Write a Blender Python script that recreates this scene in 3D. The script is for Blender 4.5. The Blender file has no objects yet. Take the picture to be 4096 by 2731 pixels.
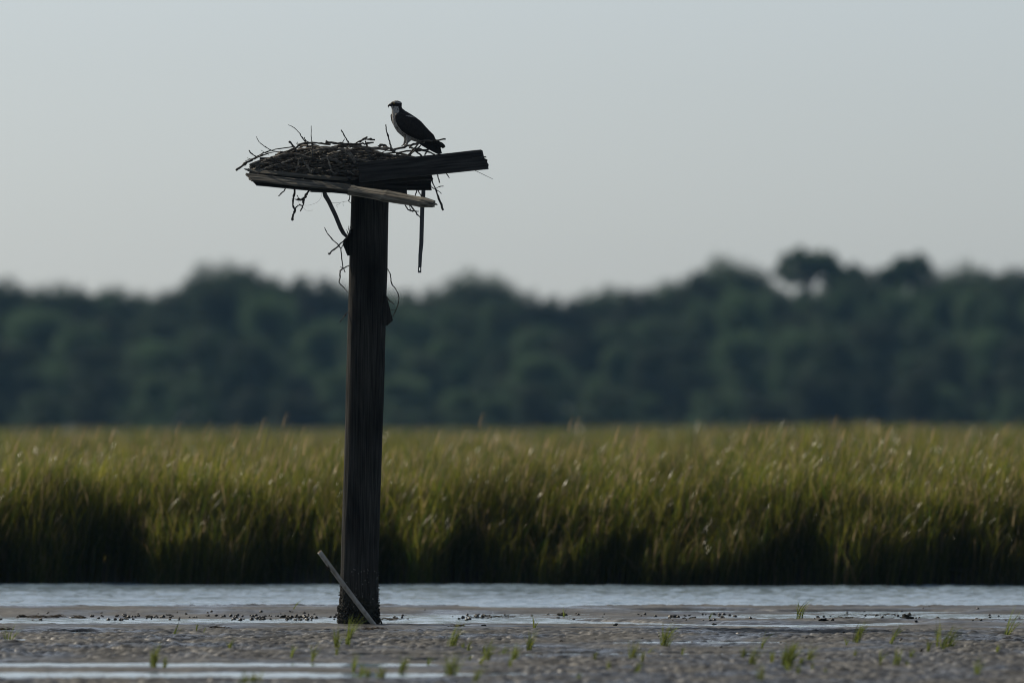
import bpy, bmesh, math, random
import numpy as np
from mathutils import Vector, Matrix, noise as mnoise
from mathutils.bvhtree import BVHTree

C = bpy.context
S = C.scene
R = math.radians
random.seed(7)
rng = np.random.default_rng(7)

# ------------------------------------------------------------------ camera
CAM_Z = 1.5
FPX = 4096 * 400 / 36.0                      # focal length in photo pixels
PITCH = math.atan((1688 - 1365.5) / FPX)
cd = bpy.data.cameras.new("camera")
cam = bpy.data.objects.new("camera", cd)
S.collection.objects.link(cam)
cam.location = (0, 0, CAM_Z)
cam.rotation_euler = (R(90) + PITCH, 0, 0)
cd.lens = 400
cd.sensor_width = 36
cd.clip_start = 0.5
cd.clip_end = 6000
cd.dof.use_dof = True
cd.dof.focus_distance = 83.8
cd.dof.aperture_fstop = 3.0
S.camera = cam

# ------------------------------------------------------------------ sky and sun
SUN_AZ = -44.0       # degrees from the view direction, negative is left
SUN_EL = 35.0
w = bpy.data.worlds.new("World")
S.world = w
w.use_nodes = True
nt = w.node_tree
sky = nt.nodes.new("ShaderNodeTexSky")
sky.sky_type = 'NISHITA'
sky.sun_disc = False
sky.sun_elevation = R(SUN_EL)
sky.sun_rotation = R(SUN_AZ)
sky.altitude = 0
sky.air_density = 0.6
sky.dust_density = 1.15
sky.ozone_density = 3.0
bg = nt.nodes["Background"]
hs = nt.nodes.new("ShaderNodeHueSaturation")        # thin high haze greys the blue
hs.inputs['Saturation'].default_value = 0.5
veil = nt.nodes.new("ShaderNodeMix"); veil.data_type = 'RGBA'; veil.inputs[0].default_value = 0.05
veil.inputs[7].default_value = (6.0, 6.8, 7.4, 1)
nt.links.new(sky.outputs[0], hs.inputs['Color']); nt.links.new(hs.outputs[0], veil.inputs[6])
wb = nt.nodes.new("ShaderNodeMix"); wb.data_type = 'RGBA'; wb.blend_type = 'MULTIPLY'; wb.inputs[0].default_value = 1.0
wb.inputs[7].default_value = (0.95, 0.985, 0.985, 1)          # cool white balance
nt.links.new(veil.outputs[2], wb.inputs[6]); nt.links.new(wb.outputs[2], bg.inputs[0])
bg.inputs[1].default_value = 0.095
sd = bpy.data.lights.new("sun", 'SUN')
sun = bpy.data.objects.new("sun", sd)
S.collection.objects.link(sun)
az, el = R(SUN_AZ), R(SUN_EL)
sdir = Vector((math.sin(az) * math.cos(el), math.cos(az) * math.cos(el), math.sin(el)))
sun.rotation_euler = (-sdir).to_track_quat('-Z', 'Y').to_euler()
sun.location = sdir * 50 + Vector((0, 84, 0))
sd.energy = 4.3
sd.angle = R(0.53)
sd.color = (1.0, 0.88, 0.70)
S.view_settings.view_transform = 'Standard'
S.view_settings.look = 'None'
S.view_settings.exposure = 0.0
S.view_settings.gamma = 1.0
S.cycles.use_denoising = True
S.cycles.denoising_prefilter = 'ACCURATE'
S.cycles.pixel_filter_type = 'BLACKMAN_HARRIS'
S.cycles.filter_width = 1.1
S.cycles.max_bounces = 8
S.cycles.volume_bounces = 0
S.cycles.sample_clamp_indirect = 4.0

# ------------------------------------------------------------------ helpers
cp, sp_ = math.cos(PITCH), math.sin(PITCH)
def P(px, py, d):
    """photo pixel + distance along y -> world point"""
    a = (px - 2048) / FPX
    b = (1365.5 - py) / FPX
    vy = cp - b * sp_
    vz = sp_ + b * cp
    k = d / vy
    return Vector((a * k, d, CAM_Z + vz * k))

def c1(u, v): return 900 + u / 2.119, 360 + v / 2.119
def c2(u, v): return 1500 + u / 5.809, 370 + v / 5.809
def c3(u, v): return 920 + u / 3.825, 480 + v / 3.825
def c5(u, v): return 1230 + u / 2.704, 740 + v / 2.704
SC = {1: (c1, 2.119), 2: (c2, 5.809), 3: (c3, 3.825), 5: (c5, 2.704)}
PXM = FPX / 84.0

def tag(o, label=None, cat=None, group=None, kind=None):
    if label: o['label'] = label
    if cat: o['category'] = cat
    if group: o['group'] = group
    if kind: o['kind'] = kind
    return o

def empty(name, loc, label=None, cat=None, group=None):
    o = bpy.data.objects.new(name, None)
    S.collection.objects.link(o)
    o.location = loc
    o.empty_display_size = 0.1
    return tag(o, label, cat, group)

def link(name, me, mat, parent=None, world_mesh=True):
    o = bpy.data.objects.new(name, me)
    S.collection.objects.link(o)
    mats = mat if isinstance(mat, (list, tuple)) else [mat]
    if len(me.materials) == 0:
        for m in mats: me.materials.append(m)
    if parent is not None:
        o.parent = parent
        if world_mesh:
            o.matrix_parent_inverse = Matrix.Translation(-parent.location)
    return o

def mesh_np(name, v, f, smooth=False):
    me = bpy.data.meshes.new(name)
    v = np.asarray(v, dtype=np.float32)
    f = np.asarray(f, dtype=np.int32)
    n = f.shape[1]
    me.vertices.add(len(v)); me.vertices.foreach_set('co', v.ravel())
    me.loops.add(f.size); me.loops.foreach_set('vertex_index', f.ravel())
    me.polygons.add(len(f))
    me.polygons.foreach_set('loop_start', np.arange(0, f.size, n, dtype=np.int32))
    me.polygons.foreach_set('loop_total', np.full(len(f), n, dtype=np.int32))
    if smooth:
        me.polygons.foreach_set('use_smooth', np.ones(len(f), dtype=bool))
    me.update(calc_edges=True)
    return me

_perm = np.random.default_rng(3).random((256, 256))
def vnoise(x, y, seed=0):
    """smooth lattice noise, -1..1"""
    x = np.asarray(x, float) + seed * 17.31; y = np.asarray(y, float) + seed * 7.77
    xi = np.floor(x).astype(int); yi = np.floor(y).astype(int)
    fx = x - xi; fy = y - yi
    fx = fx * fx * (3 - 2 * fx); fy = fy * fy * (3 - 2 * fy)
    a = _perm[xi & 255, yi & 255]; b = _perm[(xi + 1) & 255, yi & 255]
    c = _perm[xi & 255, (yi + 1) & 255]; d = _perm[(xi + 1) & 255, (yi + 1) & 255]
    return (a + (b - a) * fx + (c - a) * fy + (a - b - c + d) * fx * fy) * 2 - 1
def sstep(a, b, x):
    t = np.clip((np.asarray(x, float) - a) / (b - a), 0, 1)
    return t * t * (3 - 2 * t)

# ------------------------------------------------------------------ materials
def mat_base(name, rough=0.8, spec=0.3):
    m = bpy.data.materials.new(name)
    m.use_nodes = True
    b = m.node_tree.nodes['Principled BSDF']
    b.inputs['Roughness'].default_value = rough
    b.inputs['Specular IOR Level'].default_value = spec
    return m, m.node_tree, b

def ramp(nt, pts):
    r = nt.nodes.new('ShaderNodeValToRGB')
    e = r.color_ramp.elements
    while len(e) < len(pts): e.new(0.5)
    for i, (p, c) in enumerate(pts):
        e[i].position = p; e[i].color = (*c, 1)
    return r

def noise_mat(name, c_lo, c_hi, scale=(10, 10, 10), rough=0.8, spec=0.3, bump=0.3, dist=0.01,
              lo=0.35, hi=0.65, detail=6, nscale=1.0, rough2=None):
    m, nt, b = mat_base(name, rough, spec)
    tc = nt.nodes.new('ShaderNodeTexCoord')
    mp = nt.nodes.new('ShaderNodeMapping'); mp.inputs['Scale'].default_value = scale
    n = nt.nodes.new('ShaderNodeTexNoise'); n.inputs['Scale'].default_value = nscale
    n.inputs['Detail'].default_value = detail
    nt.links.new(tc.outputs['Object'], mp.inputs[0]); nt.links.new(mp.outputs[0], n.inputs['Vector'])
    r = ramp(nt, [(lo, c_lo), (hi, c_hi)])
    nt.links.new(n.outputs['Fac'], r.inputs[0]); nt.links.new(r.outputs[0], b.inputs['Base Color'])
    if bump:
        bp = nt.nodes.new('ShaderNodeBump'); bp.inputs['Strength'].default_value = bump
        bp.inputs['Distance'].default_value = dist
        nt.links.new(n.outputs['Fac'], bp.inputs['Height']); nt.links.new(bp.outputs[0], b.inputs['Normal'])
    if rough2 is not None:
        mr = nt.nodes.new('ShaderNodeMapRange')
        mr.inputs['To Min'].default_value = rough; mr.inputs['To Max'].default_value = rough2
        nt.links.new(n.outputs['Fac'], mr.inputs[0]); nt.links.new(mr.outputs[0], b.inputs['Roughness'])
    return m

# mud: grey brown silt, wet sheen in patches
def make_mud():
    m, nt, b = mat_base('mud', 0.55, 0.45)
    tc = nt.nodes.new('ShaderNodeTexCoord')
    def noise(scale, nsc, det=5):
        mp = nt.nodes.new('ShaderNodeMapping'); mp.inputs['Scale'].default_value = scale
        n = nt.nodes.new('ShaderNodeTexNoise'); n.inputs['Scale'].default_value = nsc
        n.inputs['Detail'].default_value = det
        nt.links.new(tc.outputs['Object'], mp.inputs[0]); nt.links.new(mp.outputs[0], n.inputs['Vector'])
        return n
    n1 = noise((1, 0.35, 1), 2.2)
    n2 = noise((1, 0.4, 1), 30, 4)
    r1 = ramp(nt, [(0.32, (0.018, 0.019, 0.020)), (0.5, (0.044, 0.046, 0.047)), (0.68, (0.098, 0.099, 0.098))])
    nt.links.new(n1.outputs['Fac'], r1.inputs[0])
    r2 = ramp(nt, [(0.3, (0.6, 0.6, 0.6)), (0.7, (1.2, 1.17, 1.1))])
    nt.links.new(n2.outputs['Fac'], r2.inputs[0])
    mx = nt.nodes.new('ShaderNodeMix'); mx.data_type = 'RGBA'; mx.blend_type = 'MULTIPLY'; mx.inputs[0].default_value = 1
    nt.links.new(r1.outputs[0], mx.inputs[6]); nt.links.new(r2.outputs[0], mx.inputs[7])
    nt.links.new(mx.outputs[2], b.inputs['Base Color'])
    n3 = noise((1, 0.5, 1), 1.1, 3)
    mr = nt.nodes.new('ShaderNodeMapRange'); mr.inputs['From Min'].default_value = 0.35; mr.inputs['From Max'].default_value = 0.65
    mr.inputs['To Min'].default_value = 0.22; mr.inputs['To Max'].default_value = 0.85
    nt.links.new(n3.outputs['Fac'], mr.inputs[0]); nt.links.new(mr.outputs[0], b.inputs['Roughness'])
    bp = nt.nodes.new('ShaderNodeBump'); bp.inputs['Strength'].default_value = 0.5; bp.inputs['Distance'].default_value = 0.006
    nt.links.new(n2.outputs['Fac'], bp.inputs['Height']); nt.links.new(bp.outputs[0], b.inputs['Normal'])
    return m
M_mud = make_mud()

def make_water():
    m, nt, b = mat_base('water', 0.07, 0.5)
    b.inputs['Base Color'].default_value = (0.25, 0.345, 0.43, 1)
    b.inputs['IOR'].default_value = 1.38
    tc = nt.nodes.new('ShaderNodeTexCoord')
    mp = nt.nodes.new('ShaderNodeMapping'); mp.inputs['Scale'].default_value = (1, 1.4, 1)
    n = nt.nodes.new('ShaderNodeTexNoise'); n.inputs['Scale'].default_value = 22; n.inputs['Detail'].default_value = 3
    nt.links.new(tc.outputs['Object'], mp.inputs[0]); nt.links.new(mp.outputs[0], n.inputs['Vector'])
    bp = nt.nodes.new('ShaderNodeBump'); bp.inputs['Strength'].default_value = 0.9; bp.inputs['Distance'].default_value = 0.0022
    nt.links.new(n.outputs['Fac'], bp.inputs['Height']); nt.links.new(bp.outputs[0], b.inputs['Normal'])
    return m
M_water = make_water()
def make_ripple():
    m = M_water.copy(); m.name = 'rippled_water'
    b = [n for n in m.node_tree.nodes if n.type == 'BUMP'][0]; b.inputs['Distance'].default_value = 0.004
    return m
M_ripple = make_ripple()

def attr_leaf(name, rough=0.45, trans=0.45, spec=0.4, attr='tint', refl=1.0):
    m, nt, b = mat_base(name, rough, spec)
    a = nt.nodes.new('ShaderNodeAttribute'); a.attribute_name = attr
    # a leaf lets more (and yellower) light through than it throws back
    q = nt.nodes.new('ShaderNodeMix'); q.data_type = 'RGBA'; q.blend_type = 'MULTIPLY'; q.inputs[0].default_value = 1
    q.inputs[7].default_value = (refl, refl, refl, 1)
    nt.links.new(a.outputs['Color'], q.inputs[6]); nt.links.new(q.outputs[2], b.inputs['Base Color'])
    t = nt.nodes.new('ShaderNodeBsdfTranslucent')
    nt.links.new(a.outputs['Color'], t.inputs['Color'])
    mx = nt.nodes.new('ShaderNodeMixShader'); mx.inputs[0].default_value = trans
    out = nt.nodes['Material Output']
    nt.links.new(b.outputs[0], mx.inputs[1]); nt.links.new(t.outputs[0], mx.inputs[2])
    nt.links.new(mx.outputs[0], out.inputs[0])
    return m
M_grass = attr_leaf('marsh_grass_leaf', 0.3, 0.62, 0.3, refl=0.4)
M_leaf = attr_leaf('tree_leaf', 0.6, 0.42, 0.25)

def vary(m, scale, lo, hi):
    nt = m.node_tree; b = nt.nodes['Principled BSDF']
    src = b.inputs['Base Color'].links[0].from_socket
    tc = nt.nodes.new('ShaderNodeTexCoord'); mp = nt.nodes.new('ShaderNodeMapping'); mp.inputs['Scale'].default_value = scale
    n = nt.nodes.new('ShaderNodeTexNoise'); n.inputs['Scale'].default_value = 1; n.inputs['Detail'].default_value = 3
    nt.links.new(tc.outputs['Object'], mp.inputs[0]); nt.links.new(mp.outputs[0], n.inputs['Vector'])
    r = ramp(nt, [(0.35, lo), (0.65, hi)]); nt.links.new(n.outputs['Fac'], r.inputs[0])
    mx = nt.nodes.new('ShaderNodeMix'); mx.data_type = 'RGBA'; mx.blend_type = 'MULTIPLY'; mx.inputs[0].default_value = 1
    nt.links.new(src, mx.inputs[6]); nt.links.new(r.outputs[0], mx.inputs[7]); nt.links.new(mx.outputs[2], b.inputs['Base Color'])
    return m
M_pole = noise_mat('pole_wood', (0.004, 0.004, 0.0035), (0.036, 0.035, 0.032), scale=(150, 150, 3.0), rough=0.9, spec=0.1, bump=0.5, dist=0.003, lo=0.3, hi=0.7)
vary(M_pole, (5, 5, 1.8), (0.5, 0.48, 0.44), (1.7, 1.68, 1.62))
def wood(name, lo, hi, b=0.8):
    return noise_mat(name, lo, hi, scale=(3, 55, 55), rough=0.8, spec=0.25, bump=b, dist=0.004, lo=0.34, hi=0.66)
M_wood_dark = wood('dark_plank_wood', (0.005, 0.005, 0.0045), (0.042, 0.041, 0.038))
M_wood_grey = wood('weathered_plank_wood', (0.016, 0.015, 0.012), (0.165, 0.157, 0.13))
M_wood_sunlit = wood('sunlit_tone_wood', (0.03, 0.027, 0.02), (0.29, 0.265, 0.21), 1.0)  # sunlight on the broken front plank put into its pale colour
M_stick = noise_mat('stick_bark', (0.018, 0.016, 0.013), (0.11, 0.10, 0.085), scale=(30, 30, 30), rough=0.8, bump=0.5, dist=0.003)
M_stick_pale = noise_mat('pale_stick_bark', (0.05, 0.046, 0.038), (0.24, 0.22, 0.185), scale=(40, 40, 40), rough=0.8, bump=0.5, dist=0.003)
M_cut = noise_mat('cut_stick_end', (0.25, 0.19, 0.11), (0.4, 0.31, 0.19), scale=(60, 60, 60))
M_metal = noise_mat('galvanised_steel', (0.03, 0.031, 0.034), (0.09, 0.094, 0.1), scale=(25, 25, 6), rough=0.5, spec=0.5, bump=0.1, dist=0.001)
M_pvc = noise_mat('pipe_plastic', (0.28, 0.275, 0.25), (0.44, 0.435, 0.41), scale=(30, 30, 30), rough=0.4, spec=0.4, bump=0.05, dist=0.001)
vary(M_pvc, (6, 6, 6), (0.75, 0.7, 0.62), (1.0, 1.0, 1.0))
M_pvc_in = noise_mat('pipe_inside', (0.5, 0.36, 0.24), (0.62, 0.48, 0.34), scale=(30, 30, 30), rough=0.7, bump=0)
M_crust = noise_mat('algae_crust', (0.008, 0.008, 0.006), (0.035, 0.034, 0.024), scale=(60, 60, 60), rough=0.85, spec=0.2, bump=1, dist=0.006)
M_barn = noise_mat('barnacle_shell', (0.06, 0.06, 0.055), (0.28, 0.27, 0.24), scale=(120, 120, 120), rough=0.6, bump=0.3, dist=0.001)
M_shell = noise_mat('wet_dark_shell', (0.004, 0.004, 0.004), (0.02, 0.018, 0.015), scale=(80, 80, 80), rough=0.4, spec=0.25, bump=0.3, dist=0.002)
M_shell_b = noise_mat('muddy_shell', (0.02, 0.018, 0.014), (0.08, 0.07, 0.055), scale=(80, 80, 80), rough=0.5, spec=0.2, bump=0.3, dist=0.002)
M_wrack = noise_mat('plant_debris', (0.03, 0.02, 0.01), (0.16, 0.1, 0.05), scale=(80, 80, 80), rough=0.7, bump=0.4, dist=0.003)
M_trunk = noise_mat('tree_bark', (0.03, 0.025, 0.02), (0.1, 0.085, 0.07), scale=(4, 4, 1), rough=0.9)
M_thread = mat_base('fishing_line', 0.5)[0]; M_thread.node_tree.nodes['Principled BSDF'].inputs['Base Color'].default_value = (0.12, 0.09, 0.08, 1)
M_drop = mat_base('water_drop', 0.05, 0.5)[0]
M_drop.node_tree.nodes['Principled BSDF'].inputs['Transmission Weight'].default_value = 0.9
M_drop.node_tree.nodes['Principled BSDF'].inputs['IOR'].default_value = 1.33

# ------------------------------------------------------------------ ground
def pool(x, d, xc, dc, rx, rd, pw=2):
    """1 inside an elongated pool, 0 outside"""
    q = np.abs((x - xc) / rx) ** pw + np.abs((d - dc) / rd) ** 2
    return 1 - sstep(0.6, 1.25, q)
def X(px, d): return (px - 2048) / FPX * d

def terrain(x, d):
    x = np.asarray(x, float); d = np.asarray(d, float)
    px = x / np.maximum(d, 5) * FPX + 2048
    # broad relief of the flat
    h = np.full(np.broadcast(x, d).shape, 0.016)
    h = h - 0.002 * sstep(80.0, 83.5, d) * (1 - sstep(84.0, 84.6, d))
    # pool line just behind the pole; its middle wanders towards the camera on the right
    dc = 85.6 - 2.2 * sstep(1900, 3200, px) + 1.0 * sstep(3200, 3700, px)
    wd = 1.25 - 0.5 * sstep(1900, 2600, px) + 0.25 * sstep(2900, 3150, px)
    line = (1 - sstep(0.6, 1.15, np.abs(d - dc) / wd)) * (1 - sstep(3450, 3800, px))
    # shallow zone with shells
    shal = sstep(85.6, 86.4, d) * (1 - sstep(88.8, 89.6, d))
    h = h - 0.0178 * shal
    bank = sstep(88.6, 89.6, d) * (1 - sstep(91.2, 92.2, d))
    h = h + 0.004 * bank
    big = vnoise(x / 1.6, d / 3.5, 1)
    mid = vnoise(x / 0.22, d / 0.30, 2)
    sml = vnoise(x / 0.055 + 0.3 * mid, d / 0.06, 3)
    tin = vnoise(x / 0.035, d / 0.05, 4)
    grv = (1 - np.abs(vnoise(x / 0.075 + 0.4 * mid, d / 0.085, 15))) ** 4
    rip = np.sin((d * 2.4 + 1.1 * vnoise(x / 0.5, d / 1.3, 5) + x * 0.5) * 2 * math.pi) * 0.5
    near = 1 - sstep(76, 84, d)
    rough = (1 - 0.8 * shal) * (1 - 0.7 * bank)
    p = np.maximum.reduce([
        pool(x, d, X(500, 70.2), 70.25, 2.0, 0.75, 4),
        pool(x, d, X(560, 67.4), 67.4, 1.75, 0.95, 4),
        pool(x, d, X(1950, 67.6), 67.6, 0.55, 0.45, 2),
        pool(x, d, X(1780, 71.5), 71.6, 0.3, 0.3, 2),
        pool(x, d, X(350, 81.0), 81.0, 0.28, 0.5, 2),
        pool(x, d, X(60, 78.2), 78.2, 0.28, 0.6, 2),
        pool(x, d, X(1700, 73.2), 73.2, 1.1, 0.35, 2),
        pool(x, d, X(2850, 77.5), 77.4, 0.8, 0.35, 2),
        pool(x, d, X(2700, 73.6), 73.6, 1.0, 0.35, 2),
        pool(x, d, X(2150, 79.5), 79.6, 0.5, 0.4, 2),
        pool(x, d, X(4020, 79.8), 79.8, 0.4, 0.4, 2),
        pool(x, d, X(2800, 90.0), 90.0, 0.55, 0.7, 2),
        pool(x, d, X(3500, 89.7), 89.7, 0.8, 0.6, 2),
        pool(x, d, X(2080, 92), 92.2, 0.5, 1.4, 2),
        pool(x, d, X(520, 92), 92.6, 0.5, 1.0, 2)])
    # mud lies low and smooth round the long foreground pools
    low = np.maximum((1 - sstep(2.0, 3.6, np.abs(d - 68.8))) * (1 - sstep(-0.6, 0.3, x)), 0.7 * (1 - sstep(1.3, 2.6, np.abs(d - 83.6))))
    wet = np.maximum(pool(x, d, X(2750, 75.5), 75.6, 1.5, 3.4), 0.8 * pool(x, d, X(1750, 73.3), 73.2, 1.6, 1.6))
    calm = 1 - 0.8 * low - 0.45 * wet * (1 - low)
    h = h - 0.007 * low * (d < 80) - 0.0065 * wet * (1 - low)
    h = h + 0.006 * big + ((0.004 + 0.003 * near) * mid + (0.008 + 0.006 * near) * sml + 0.004 * tin + 0.002 * rip - (0.015 + 0.012 * near) * grv) * rough * calm + 0.0055 * rough * calm
    h = h - 0.06 * line
    h = h - 0.06 * p
    # channel
    edge = 92.0 + 0.5 * vnoise(x / 1.4, 0.3, 6) + 0.15 * vnoise(x / 0.3, 0.7, 7)
    ch = sstep(0, 1.0, d - edge)
    far_edge = 105.2 - 1.2 * sstep(-4, 5, x) + 0.15 * vnoise(x / 0.5, 0.1, 8)
    h = h * (1 - ch) + (-0.35) * ch
    up = sstep(0, 1.0, d - far_edge)
    hm = 0.16 + 0.03 * vnoise(x / 2.0, d / 2.0, 9) + 0.12 * sstep(1.5, 5.0, x) * sstep(120, 200, d)
    h = h * (1 - up) + hm * up
    # beyond the part in view the flat is drier and higher
    out = np.maximum(sstep(9, 14, np.abs(x)), 1 - sstep(48, 56, d))
    h = np.where(d < 91, h * (1 - out) + 0.05 * out, h)
    return h

def axis(parts):
    a = []
    for lo, hi, st in parts:
        n = max(1, int(round((hi - lo) / st)))
        a.extend(np.linspace(lo, hi, n, endpoint=False))
    a.append(parts[-1][1])
    return np.array(a)
def grid_mesh(name, xs, ys, zf, smooth=True):
    Xg, Yg = np.meshgrid(xs, ys)
    Z = zf(Xg, Yg)
    v = np.stack([Xg.ravel(), Yg.ravel(), Z.ravel()], 1)
    nx, ny = len(xs), len(ys)
    i = np.arange(nx * ny).reshape(ny, nx)
    f = np.stack([i[:-1, :-1].ravel(), i[:-1, 1:].ravel(), i[1:, 1:].ravel(), i[1:, :-1].ravel()], 1)
    return mesh_np(name, v, f, smooth)

xs = axis([(-900, -100, 50), (-100, -20, 8), (-20, -8, 1.0), (-8, -4.4, .15), (-4.4, 4.4, .02), (4.4, 8, .15), (8, 20, 1.0), (20, 100, 8), (100, 900, 50)])
ys = axis([(-10, 40, 5), (40, 60, 1), (60, 63, .2), (63, 93.4, .017), (93.4, 103.4, .5), (103.4, 107.5, .08), (107.5, 125, .5), (125, 300, 10), (300, 1400, 50)])
o = link('mud_flat', grid_mesh('mud_flat', xs, ys, terrain), M_mud)
tag(o, kind='structure')

def waves(x, d):
    on = sstep(92.0, 93.2, d)
    gust = 0.85 + 0.4 * vnoise(x / 1.1, d / 1.6, 24)
    z = 0.0085 * vnoise(x / 0.11 + d / 0.8, d / 0.07, 21) + 0.010 * vnoise(x / 0.45, d / 0.22 + x / 0.9, 22) + 0.004 * vnoise(x / 1.2, d / 0.55, 23)
    small = 0.0028 * vnoise(x / 0.13 + d / 0.8, d / 0.085, 25)
    return z * on * gust + small * (1 - on) * sstep(64, 66, d)
xs = axis([(-300, -20, 20), (-20, -6, .6), (-6, 6, .036), (6, 20, .6), (20, 300, 20)])
ys = axis([(50, 64, 1), (64, 91, .03), (91, 106.4, .021), (106.4, 108, .4)])
o = link('water', grid_mesh('water', xs, ys, waves), M_water)
o.data.materials.append(M_ripple)
_c = np.zeros(len(o.data.polygons) * 3); o.data.polygons.foreach_get('center', _c)
o.data.polygons.foreach_set('material_index', (_c.reshape(-1, 3)[:, 1] > 92.2).astype(np.int32))
tag(o, kind='structure')

def gz(x, d): return float(terrain(np.array([x]), np.array([d]))[0])
def on_ground(px, row):
    """point of the mud flat seen at a photo pixel"""
    z = 0.01
    for _ in range(4):
        dd = (CAM_Z - z) * FPX / (row - 1688)
        x = X(px, dd); z = max(gz(x, dd), -0.01)
    return Vector((x, dd, z))

# ------------------------------------------------------------------ tubes, beams
def tube_arrays(pts, rad, sides=7, jit=0.12, knots=0.0, seed=0, sub=4):
    """bent tapered stick through pts (metres); returns verts, quads"""
    rs = np.random.default_rng(seed)
    pts = np.array([list(p) for p in pts], float)
    rad = np.array(rad, float)
    if len(rad) != len(pts): rad = np.interp(np.linspace(0, 1, len(pts)), np.linspace(0, 1, len(rad)), rad)
    # Catmull-Rom refinement
    n = len(pts); out = []; ro = []
    for i in range(n - 1):
        p0 = pts[max(i - 1, 0)]; p1 = pts[i]; p2 = pts[i + 1]; p3 = pts[min(i + 2, n - 1)]
        for k in range(sub):
            t = k / sub
            out.append(0.5 * ((2 * p1) + (-p0 + p2) * t + (2 * p0 - 5 * p1 + 4 * p2 - p3) * t * t + (-p0 + 3 * p1 - 3 * p2 + p3) * t ** 3))
            ro.append(rad[i] * (1 - t) + rad[i + 1] * t)
    out.append(pts[-1]); ro.append(rad[-1])
    q = np.array(out); ro = np.array(ro)
    m = len(q)
    q[1:-1] += rs.normal(0, 1, (m - 2, 3)) * ro[1:-1, None] * jit * 2.2
    ro = ro * (1 + rs.normal(0, jit, m)).clip(0.6, 1.5)
    if knots > 0:
        ro = ro * np.where(rs.random(m) < knots, 1.45, 1.0)
    t = np.gradient(q, axis=0); t /= np.linalg.norm(t, axis=1)[:, None] + 1e-9
    up = np.array([0, 1, 0.2]);
    a = np.cross(t, up); a /= np.linalg.norm(a, axis=1)[:, None] + 1e-9
    b = np.cross(t, a)
    ang = np.linspace(0, 2 * math.pi, sides, endpoint=False)
    rr = ro[:, None] * (1 + rs.normal(0, jit * 0.5, (m, sides)))
    v = q[:, None, :] + rr[..., None] * (np.cos(ang)[None, :, None] * a[:, None, :] + np.sin(ang)[None, :, None] * b[:, None, :])
    v = v.reshape(-1, 3)
    v = np.vstack([v, q[0], q[-1]])
    f = []
    for i in range(m - 1):
        for k in range(sides):
            k2 = (k + 1) % sides
            f.append((i * sides + k, i * sides + k2, (i + 1) * sides + k2, (i + 1) * sides + k))
    tri = []
    for k in range(sides):
        k2 = (k + 1) % sides
        tri.append((m * sides, k2, k)); tri.append((m * sides + 1, (m - 1) * sides + k, (m - 1) * sides + k2))
    return v, f, tri
def join_arrays(parts):
    V, F = [], []; off = 0
    for v, f, tri in parts:
        V.append(v)
        F += [tuple(i + off for i in q) for q in f] + [tuple(i + off for i in q) for q in tri]
        off += len(v)
    return np.vstack(V), F
def mesh_py(name, v, f, smooth=False):
    me = bpy.data.meshes.new(name)
    me.from_pydata([tuple(p) for p in v], [], f)
    if smooth:
        me.polygons.foreach_set('use_smooth', np.ones(len(me.polygons), dtype=bool))
    me.update()
    return me
_seed = [100]
def stick(crop, uv, r, d, name='stick', parent=None, mat=None, ends=None, jit=0.12, knots=0.12, branches=()):
    """traced stick: crop pixel polyline uv, half width r in crop pixels, distance d (scalar or pair)"""
    f, s = SC[crop]
    _seed[0] += 1
    def mk(uv, r, d):
        n = len(uv)
        ds = np.full(n, d) if np.isscalar(d) else np.interp(np.linspace(0, 1, n), np.linspace(0, 1, len(d)), d)
        pts = [P(*f(*q), dd) for q, dd in zip(uv, ds)]
        rr = [a / s / PXM for a in (r if isinstance(r, (list, tuple)) else [r])]
        return tube_arrays(pts, rr, jit=jit, knots=knots, seed=_seed[0])
    parts = [mk(uv, r, d)]
    for (buv, br) in branches:
        _seed[0] += 1
        dd = d if np.isscalar(d) else d[-1]
        parts.append(mk(buv, br, dd))
    v, fc = join_arrays(parts)
    me = mesh_py(name, v, fc, True)
    return link(name, me, mat or M_stick, parent)

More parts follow.
